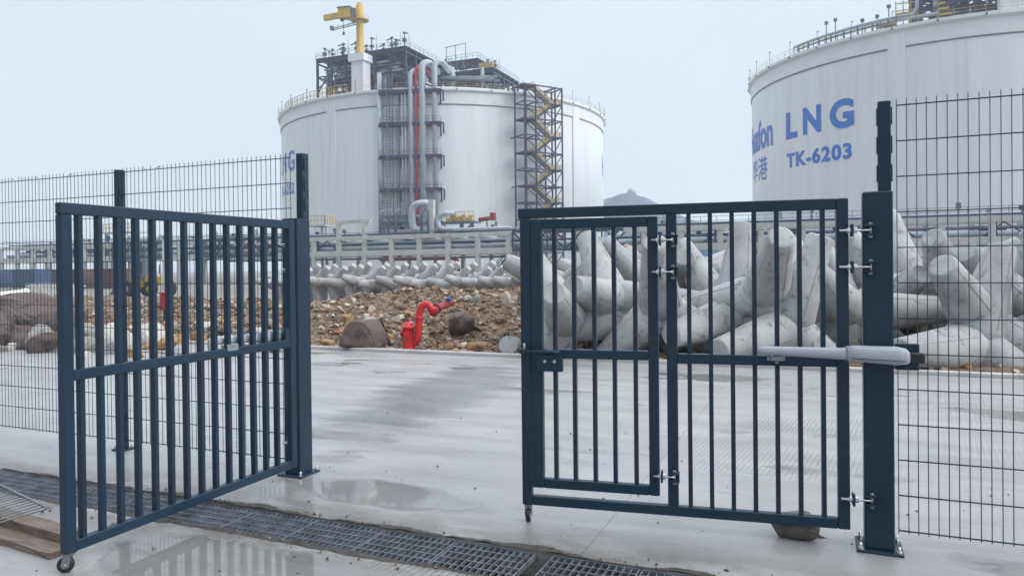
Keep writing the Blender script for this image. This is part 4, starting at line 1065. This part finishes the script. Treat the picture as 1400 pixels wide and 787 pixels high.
# ------------------------------------------------------------------ pipe rack
PR = Thing('pipe_rack', 'long grey concrete pipe rack running across in front of the tanks', 'pipe rack', (-60, 100, -.6))
BAY = 5.1; n0, n1_ = -20, 22
cols = [-58.7 + BAY*k for k in range(n0, n1_)]
tr_zone = lambda x: (-43.2 < x < -25.5) or (-128 < x < -113) or (-104 < x < -86)
kc = 0
for x in cols:
    if any(a < x < b_ for a, b_ in ((-42.5, -26), (-127, -114), (-103.5, -87))): continue
    mb = MB(); top = 9.7 if -75 < x < -65.5 else 7.0
    mb.cbox(x - .33, x + .33, 99.7, 100.36, -.6, top, .03); mb.box(x - .42, x + .42, 99.6, 99.698, 6.3, 6.9); PR.part('column', mb, RACK)
    mb = MB(); mb.cbox(x - .3 - .9, x + .3 - .9, 106.7, 107.3, -.6, 7.0, .03); PR.part('column', mb, RACK)
for a, b_ in ((-160, -127.2), (-113.8, -103.7), (-86.8, -42.7), (-25.8, 48)):
    for z0_, z1_ in ((6.38, 7.0), (3.70, 4.62)):
        mb = MB(); mb.box(a, b_, 99.78, 100.28, z0_, z1_); mb.box(a, b_, 106.75, 107.25, z0_, z1_)
        PR.part('long_beam', mb, RACK)
for x in cols:
    for z0_, z1_ in ((6.3, 6.92), (3.75, 4.55)):
        mb = MB(); mb.box(x - .25, x + .25, 100.3, 106.7, z0_, z1_); PR.part('cross_beam', mb, RACK)
mb = MB(); mb.box(-68.9 - 5.2, -67.9 + .2, 99.75, 100.3, 9.1, 9.65); PR.part('portal_beam', mb, RACK)
for y_, z, r_, m_, a, b_ in ((101, 5.0, .36, PIPEG, -160, 48), (102.4, 4.95, .3, PIPEG, -160, 48), (104, 5.1, .42, ALU, -160, 48), (105.6, 4.9, .3, STEELG, -160, 48), (101.2, 7.3, .12, STEEL, -160, 48), (102.6, 7.55, .38, ALU, -66.5, -44), (104.5, 7.4, .3, PIPEG, -160, -70), (104.5, 7.4, .3, PIPEG, -26, 48), (103.2, 5.75, .16, STEEL, -160, 48), (102.2, 5.9, .2, PIPEG, -86, -42), (105, 6.0, .26, STEELG, -160, -43), (106, 5.6, .3, STEEL, -112, -43), (104.9, 5.9, .22, STEELG, -26, 48), (103.5, 7.25, .2, STEELG, -110, -48), (102.2, 3.3, .18, STEELG, -100, -44)):
    mb = MB(); mb.tube([(a, y_, z), (b_, y_, z)], r_, 12); PR.part('pipe', mb, m_)
mb = MB(); rail(mb, [(-160, 99.85, 7.02), (-87, 99.85, 7.02)], 1.1, 2.5, .06); rail(mb, [(-25.5, 99.85, 7.02), (48, 99.85, 7.02)], 1.1, 2.0, .055); rail(mb, [(-86, 99.85, 7.02), (-43, 99.85, 7.02)], .5, 5.1, .09)
PR.part('walkway_rail', mb, STEELG)
rnd = random.Random(16)
for k in range(60):
    x = rnd.uniform(-155, 46)
    if -44 < x < -25: continue
    mb = MB(); h_ = rnd.uniform(.7, 2.0); y = rnd.uniform(100.6, 106); mb.tube([(x, y, 7.0), (x, y, 7.0 + h_)], rnd.uniform(.06, .16), 8); mb.box(x - rnd.uniform(.15, .4), x + .25, y - .2, y + .2, 7.0 + h_*.6, 7.0 + h_)
    PR.part('valve', mb, rnd.choice((STEELG, STEEL, PIPEG, RACK)))
# dark services between the two beams
mb = MB(); rnd = random.Random(6)
for k in range(90):
    x = rnd.uniform(-158, 46); 
    if -45 < x < -24: continue
    z = rnd.uniform(5.1, 5.9); mb.box(x, x + rnd.uniform(.4, 2.2), 103.5, 104.2, z, min(6.4, z + rnd.uniform(.3, .9)))
    if k % 3 == 0: mb.beam((x, 100.6, 4.6), (x, 100.6, 6.4), .2)
    if k % 5 == 0: mb.beam((x, 100.5, 4.7), (x + 2, 100.5, 6.3), .16); mb.beam((x + 2, 100.5, 6.3), (x + 4, 100.5, 4.9), .16)
PR.part('service_boxes', mb, STEEL)
for x0_ in (-60.9, -56.2):
    mb = MB(); pts = []
    s_ = 1.35 if x0_ < -60 else 1.15
    pts = [(x0_ + 3.2, 101.6, 7.6), (x0_ + 1.2, 101.6, 7.6), (x0_ + .25, 101.6, 8.0), (x0_, 101.6, 8.9), (x0_, 101.6, 9.6*s_/1.2), (x0_ + .4, 101.6, 10.4*s_/1.2), (x0_ + 1.4, 101.6, 10.7*s_/1.2), (x0_ + 2.4, 102.6, 10.7*s_/1.2)]
    pts = [Vector(p_) for p_ in pts]; fine = []
    for i in range(len(pts) - 1):
        for t in range(4): fine.append(pts[i].lerp(pts[i + 1], t/4))
    fine.append(pts[-1]); 
    for _ in range(4): fine = [fine[0]] + [(fine[i - 1] + fine[i]*2 + fine[i + 1])/4 for i in range(1, len(fine) - 1)] + [fine[-1]]
    mb.tube(fine, .55 if x0_ < -60 else .42, 14); PR.part('expansion_loop', mb, ALU)
mb = MB()
for x in (-66.5, -65, -63.6, -58.8, -57.6): mb.tube([(x, 101, 7), (x, 101, 10.6), (x + .5, 101.5, 11.2)], .22, 8)
mb.box(-67.5, -61, 103, 105, 10.0, 10.4); mb.box(-60, -50.5, 103.2, 105.5, 8.7, 9.0); mb.beam((-50.5, 103, 8.8), (-52.5, 103, 7.2), .3)
PR.part('manifold', mb, STEELG)
mb = MB(); rail(mb, [(-56.2, 103, 9.0), (-50.6, 103, 9.0)], 1.5, .8, .09)
for k in range(7): mb.box(-55.8 + .7*k, -55.4 + .7*k, 103.6, 104.4, 9.0, 9.6 + .9*((k*7) % 5)/5)
PR.part('yellow_pump_skid', mb, CREAM)
mb = MB(); mb.tube([(-49.6, 103, 9.1), (-46.8, 103, 9.4)], .35, 10); mb.box(-47.6, -46.9, 102.6, 103.4, 8.9, 10.1); mb.beam((-48.3, 103, 7), (-48.3, 103, 9), .15); PR.part('red_monitor', mb, DKRED)
mb = MB(); mb.box(-57.6, -56.7, 101, 101.8, 7, 12.4); PR.part('riser_duct', mb, RACK)
mb = MB(); rail(mb, [(-49.3 + 10.4, 101, 7.1), (-49.3 + 13, 101, 7.1)], 2.2, .6, .12); PR.part('yellow_guard', mb, CREAM)
mb = MB(); mb.tube([(-68, 103, 3.2), (-54.5, 103, 3.2), (-53.6, 103, 2.9), (-53.4, 103, 2.2), (-53.4, 103, -.6)], .32, 10)
for x in (-67, -64.5, -60.5): mb.box(x, x + .5, 102.6, 103.4, 2.9, 3.9)
PR.part('red_foam_pipe', mb, RED)
mb = MB(); mb.beam((-47.8, 102, -.6), (-44.2, 102, 3.6), .3, .2); mb.beam((-47.8, 103, -.6), (-44.2, 103, 3.6), .3, .2); rail(mb, [(-47.8, 102, -.4), (-44.2, 102, 3.8)], 1.0, .8, .08); PR.part('access_stair', mb, STEEL)
def truss(x0, x1, z0_, z1_, label):
    T = Thing('pipe_bridge', label, 'pipe bridge', ((x0 + x1)/2, 100, z0_))
    mb = MB()
    for y_ in (99.8, 103.4):
        for z in (z0_, z1_): mb.beam((x0, y_, z), (x1, y_, z), .38)
    for z in (z0_, z1_):
        n = int((x1 - x0)/2)
        for k in range(n + 1): x = x0 + (x1 - x0)*k/n; mb.beam((x, 99.8, z), (x, 103.4, z), .2)
    T.part('chords', mb, STEEL); mb = MB(); n = int((x1 - x0)/2.6)
    for y_ in (99.8, 103.4):
        for k in range(n):
            xa, xb = x0 + (x1 - x0)*k/n, x0 + (x1 - x0)*(k + 1)/n
            mb.beam((xa, y_, z0_), (xa, y_, z1_), .2)
            if k % 2: mb.beam((xa, y_, z0_), (xb, y_, z1_), .2)
            else: mb.beam((xa, y_, z1_), (xb, y_, z0_), .2)
    T.part('web_members', mb, STEEL)
    mb = MB()
    for y_, z in ((100.8, z0_ + .7), (102.2, z0_ + .75), (101.4, z1_ + .5)): mb.tube([(x0, y_, z), (x1, y_, z)], .36, 10)
    T.part('pipe', mb, PIPEG)
truss(-42.6, -26.2, 4.2, 6.9, 'dark steel truss pipe bridge behind the wicket door')
truss(-127, -114, 4.2, 7.0, 'dark steel truss pipe bridge far left behind the open leaf')
truss(-103.5, -87, 4.2, 7.0, 'dark steel truss pipe bridge seen through the middle of the open leaf')
# little guard platform left of the gate post
T = Thing('inspection_platform', 'small cream railed platform left of the rack portal', 'platform', (-80, 106, 6.9)); mb = MB()
mb.box(-85, -80.6, 105, 108, 9.2, 9.45); mb.beam((-82, 106, -.6), (-82, 106, 9.2), .35); mb.beam((-81, 106, -.6), (-81, 106, 9.2), .35); T.part('deck', mb, RACK)
mb = MB(); rail(mb, [(-85, 105, 9.45), (-80.6, 105, 9.45), (-80.6, 108, 9.45)], 1.6, .7, .10); T.part('railing', mb, CREAM)
T = Thing('inspection_platform', 'small cream railed platform far left above the rack', 'platform', (-134, 106, 6.9)); mb = MB()
mb.box(-137, -127, 105, 108, 9.4, 9.7)
for x in (-136.5, -132, -127.5): mb.beam((x, 106, -.6), (x, 106, 9.4), .4)
T.part('deck', mb, RACK)
mb = MB(); rail(mb, [(-137, 105, 9.7), (-127, 105, 9.7)], 1.6, .9, .12); T.part('railing', mb, CREAM)

# ------------------------------------------------------------------ things on the far site
def container(px0, px1, D, z0_, h_, m_, label, pane=False, y_=None):
    a = at(px0, 380, D); b_ = at(px1, 380, D*1.0); y_ = a.y
    x0, x1 = a.x, a.x + (b_ - a).length
    T = Thing('site_container', label, 'container', ((x0 + x1)/2, y_, z0_))
    n = int((x1 - x0)/.4); poly = []
    for k in range(n):
        t0 = x0 + (x1 - x0)*k/n; st_ = (x1 - x0)/n
        poly += [(t0, y_), (t0 + st_*.4, y_), (t0 + st_*.5, y_ + .08), (t0 + st_*.9, y_ + .08)]
    poly += [(x1, y_), (x1, y_ + 2.4), (x0, y_ + 2.4)]
    mb = MB(); mb.prism(poly, z0_ + .12, z0_ + h_ - .12); T.part('body', mb, m_)
    mb = MB(); 
    for z in (z0_, z0_ + h_ - .12): mb.box(x0 - .03, x1 + .03, y_ - .04, y_ + 2.45, z, z + .12)
    T.part('rails', mb, m_)
    if pane:
        mb = MB(); mb.box(x0 + .8, x0 + 2.0, y_ - .06, y_ - .005, z0_ + 1.0, z0_ + 2.0); wdw = T.part('window', mb, WHITE)
        mb = MB(); mb.box(x0 + .88, x0 + 1.92, y_ - .08, y_ - .062, z0_ + 1.08, z0_ + 1.92); T.part('pane', mb, GLASS, wdw)
        mb = MB(); mb.box(x0 + 2.6, x0 + 3.5, y_ - .06, y_ - .005, z0_ + .15, z0_ + 2.1); T.part('door', mb, WHITE)
container(-30, 16, 112, -.6, 2.7, BLUEC, 'dark blue site cabin with window at the far left edge', True)
container(17, 63, 108, -.6, 2.7, BLUEC, 'plain dark blue shipping container behind the left fence')
container(70, 125, 100, -.6, 2.6, BRICK, 'rusty red container behind the free edge of the open leaf')
container(128, 176, 97, -.6, 2.6, BRICK, 'rusty red container left of the yellow loader')
# wheel loader
lp = at(204, 385, 62); lp.z = -.55; T = Thing('wheel_loader', 'yellow wheel loader with green tinted cab behind the open gate', 'wheel loader', lp)
def lb_(x0, x1, y0, y1, z0_, z1_): return MB(Matrix.Translation(lp)).cbox(x0, x1, y0, y1, z0_, z1_, .05)
mb = lb_(.2, 1.9, -.6, .6, 1.0, 1.75); mb.cbox(-1.5, -.2, -.5, .5, .8, 1.4, .04); T.part('engine_hood', mb, YELLOW)
mb = lb_(-1.1, .1, -.7, .7, 1.5, 3.05); cabp = T.part('cab', mb, STEELG)
mb = MB(Matrix.Translation(lp)); mb.box(-1.0, 0, -.73, -.703, 1.95, 2.9); mb.box(-1.13, -1.103, -.6, .6, 1.95, 2.9); T.part('window', mb, GLASS, cabp)
for x in (-1.35, 1.25):
    for y in (-.95, .95):
        wb = MB(Matrix.Translation(lp + Vector((x, y, .68))) @ Matrix.Rotation(PI/2, 4, 'X')); wb.lathe([(.3, -.22), (.6, -.24), (.68, -.16), (.68, .16), (.6, .24), (.3, .22)], (0, 0, 0), 20); wh = T.part('wheel', wb, TYRE)
        wb = MB(Matrix.Translation(lp + Vector((x, y, .68))) @ Matrix.Rotation(PI/2, 4, 'X')); wb.lathe([(0, -.18), (.3, -.2), (.3, .2), (0, .18)], (0, 0, 0), 14); T.part('rim', wb, YELLOW, wh)
mb = MB(Matrix.Translation(lp)); 
for y in (-.4, .4): mb.beam((-1.2, y, 1.5), (-2.6, y, .55), .2, .3)
T.part('lift_arms', mb, YELLOW)
mb = MB(Matrix.Translation(lp)); mb.add([(-2.5, -1.2, .2), (-3.3, -1.2, .15), (-2.6, -1.2, 1.15), (-2.5, 1.2, .2), (-3.3, 1.2, .15), (-2.6, 1.2, 1.15)], [(0, 1, 2), (5, 4, 3), (0, 3, 4, 1), (0, 2, 5, 3), (1, 4, 5, 2)]); T.part('bucket', mb, STEELG)
mb = MB(Matrix.Translation(lp)); mb.tube([(.9, .3, 1.95), (.9, .3, 2.7)], .06, 8); T.part('exhaust', mb, STEEL)
# red hose box on a leg
bp_ = at(226, 400, 19.5); bp_.z = bank(bp_.x, bp_.y); T = Thing('hose_box', 'small red hose box on a black leg on the bank', 'hose box', bp_)
mb = MB(); mb.cbox(bp_.x - .11, bp_.x + .11, bp_.y - .1, bp_.y + .1, bp_.z + .28, bp_.z + .72, .02); mb.cbox(bp_.x - .13, bp_.x + .13, bp_.y - .12, bp_.y + .12, bp_.z + .72, bp_.z + .76, .01); T.part('box', mb, RED)
mb = MB(); mb.tube([(bp_.x, bp_.y, bp_.z - .1), (bp_.x, bp_.y, bp_.z + .28)], .06, 10); T.part('leg', mb, RUBBER)
# pale pole / column right of it
pp_ = at(228, 380, 60); T = Thing('concrete_pole', 'tall pale concrete pole above the red hose box', 'pole', (pp_.x, pp_.y, -.6)); mb = MB(); mb.lathe([(.36, -.6), (.30, 4.4), (0, 4.4)], (pp_.x, pp_.y, 0), 14); T.part('shaft', mb, RACK); mb = MB(); mb.box(pp_.x - .4, pp_.x + .4, pp_.y - .4, pp_.y + .4, 4.4, 4.55); T.part('cap', mb, RACK)
# white fence slats, pipe and bush at far left
fa = at(62, 392, 44); T = Thing('slat_fence', 'low pale slat fence behind the brown rocks', 'fence', (fa.x, fa.y, .2)); mb = MB()
for k in range(26): mb.box(fa.x - 1.8 + .2*k, fa.x - 1.7 + .2*k, fa.y, fa.y + .03, -.6, .95)
T.part('slats', mb, WHITE); mb = MB()
for z in (.3, .75): mb.box(fa.x - 1.85, fa.x + 3.4, fa.y + .035, fa.y + .08, z, z + .08)
T.part('fence_rails', mb, WHITE)
pa = at(-20, 406, 24); pb_ = at(37, 400, 25.5); T = Thing('pvc_pipe', 'white pipe lying on the ground at the far left', 'pipe', pa); mb = MB(); mb.tube([pa, pb_], .13, 12); T.part('pipe_length', mb, WHITE); mb = MB(); mb.tube([pb_ - (pb_ - pa).normalized()*.18, pb_], .155, 12); T.part('pipe_collar', mb, WHITE)
ba = at(20, 393, 34); T = Thing('shrub', 'low green bush behind the white pipe at far left', 'shrub', (ba.x, ba.y, ba.z - .6)); rnd = random.Random(8); mb = MB()
for k in range(900):
    v = Vector((rnd.gauss(0, .38), rnd.gauss(0, .38), abs(rnd.gauss(0, .24)))); p_ = ba + v - Vector((0, 0, .5)); a_ = Vector((rnd.uniform(-1, 1), rnd.uniform(-1, 1), rnd.uniform(-.6, 1))).normalized()*.07; b2_ = a_.orthogonal().normalized()*.03
    mb.add([p_ - b2_, p_ + a_*.5 - b2_*.3, p_ + a_, p_ + b2_], [(0, 1, 2, 3)])
T.part('foliage', mb, LEAF)
mb = MB()
for k in range(7): mb.tube([ba + Vector((0, 0, -1.3)), ba + Vector((rnd.gauss(0, .25), rnd.gauss(0, .25), -.2))], [.03, .01], 6)
T.part('stems', mb, WOOD)
# pale blue hoarding behind the wicket
ha = at(838, 352, 80); T = Thing('site_hoarding', 'light blue sheet hoarding low behind the tetrapod heap', 'hoarding', (ha.x, ha.y, -.6)); mb = MB(); n = 40
mb.prism([(ha.x + .35*k, ha.y + (.08 if k % 2 else 0)) for k in range(n)] + [(ha.x + .35*k, ha.y + .12 + (.08 if k % 2 else 0)) for k in reversed(range(n))], -.6, 3.1); T.part('sheet', mb, BLUEH)
mb = MB()
for k in range(8): mb.beam((ha.x + 2*k, ha.y + .3, -.6), (ha.x + 2*k, ha.y + .3, 3.0), .12)
T.part('posts', mb, STEELG)
ra = at(853, 350, 70); T = Thing('marker_pole', 'thin red and white marker pole behind the wicket bars', 'pole', (ra.x, ra.y, -.6))
mb = MB(); mb.tube([(ra.x, ra.y, -.6), (ra.x, ra.y, 3.6)], .16, 10); T.part('shaft', mb, RED); mb = MB()
for z in (.6, 2.0): mb.tube([(ra.x, ra.y, z), (ra.x, ra.y, z + .7)], .165, 10)
T.part('white_band', mb, WHITE)

# ------------------------------------------------------------------ hill with a radar dome
hc = at(862, 300, 560); mb = MB(); n, k2 = 120, 26; vs = []
for j in range(k2):
    for i in range(n):
        x = hc.x - 112 + 250*i/(n - 1); y = hc.y - 70 + 175*j/(k2 - 1)
        t = (x - hc.x); prof = 61 - (abs(t)*.45 if t > 3 else 0) - (abs(t)*.21 if t < 0 else 0)
        prof = max(prof, 34 - abs(t)*.12) if t > 0 else prof
        f = max(0, 1 - ((y - hc.y)/90)**2)
        z = prof*f + noise.fractal(Vector((x*.034, y*.034, 1)), 1, 2, 5)*3*f - 4
        vs.append((x, y, max(-4, z)))
mb.add(vs, [(j*n + i, j*n + i + 1, j*n + n + i + 1, j*n + n + i) for j in range(k2 - 1) for i in range(n - 1)], True)
mb.build('hill', HILLM, kind='structure')
rc = at(864, 263, 560); T = Thing('radar_dome', 'faint white radar dome on the hilltop between the tanks', 'radar dome', (rc.x, rc.y, rc.z - 8)); mb = MB()
mb.lathe([(3.7*math.sin(t), -3.7*math.cos(t)) for t in [PI*k/16 for k in range(2, 17)]], rc, 24); T.part('dome', mb, mat('haze_greyed_radome', (.36, .39, .42), .6))  # white dome greyed in its colour, standing in for haze
mb = MB(); mb.lathe([(2, -9), (2, -3.4)], rc, 16); T.part('tower', mb, RACK)

# ------------------------------------------------------------------ haze
hz = MB(); hz.box(-1400, 1300, -80, 1400, -1.7, 130)
vm = bpy.data.materials.new('haze_air'); vm.use_nodes = True; t = vm.node_tree; t.nodes.clear()
o_ = t.nodes.new('ShaderNodeOutputMaterial'); pv = t.nodes.new('ShaderNodeVolumePrincipled')
pv.inputs['Color'].default_value = (.84, .92, 1, 1); pv.inputs['Density'].default_value = .00065; pv.inputs['Anisotropy'].default_value = .3
t.links.new(pv.outputs[0], o_.inputs['Volume'])
hz.build('haze', vm, kind='stuff')
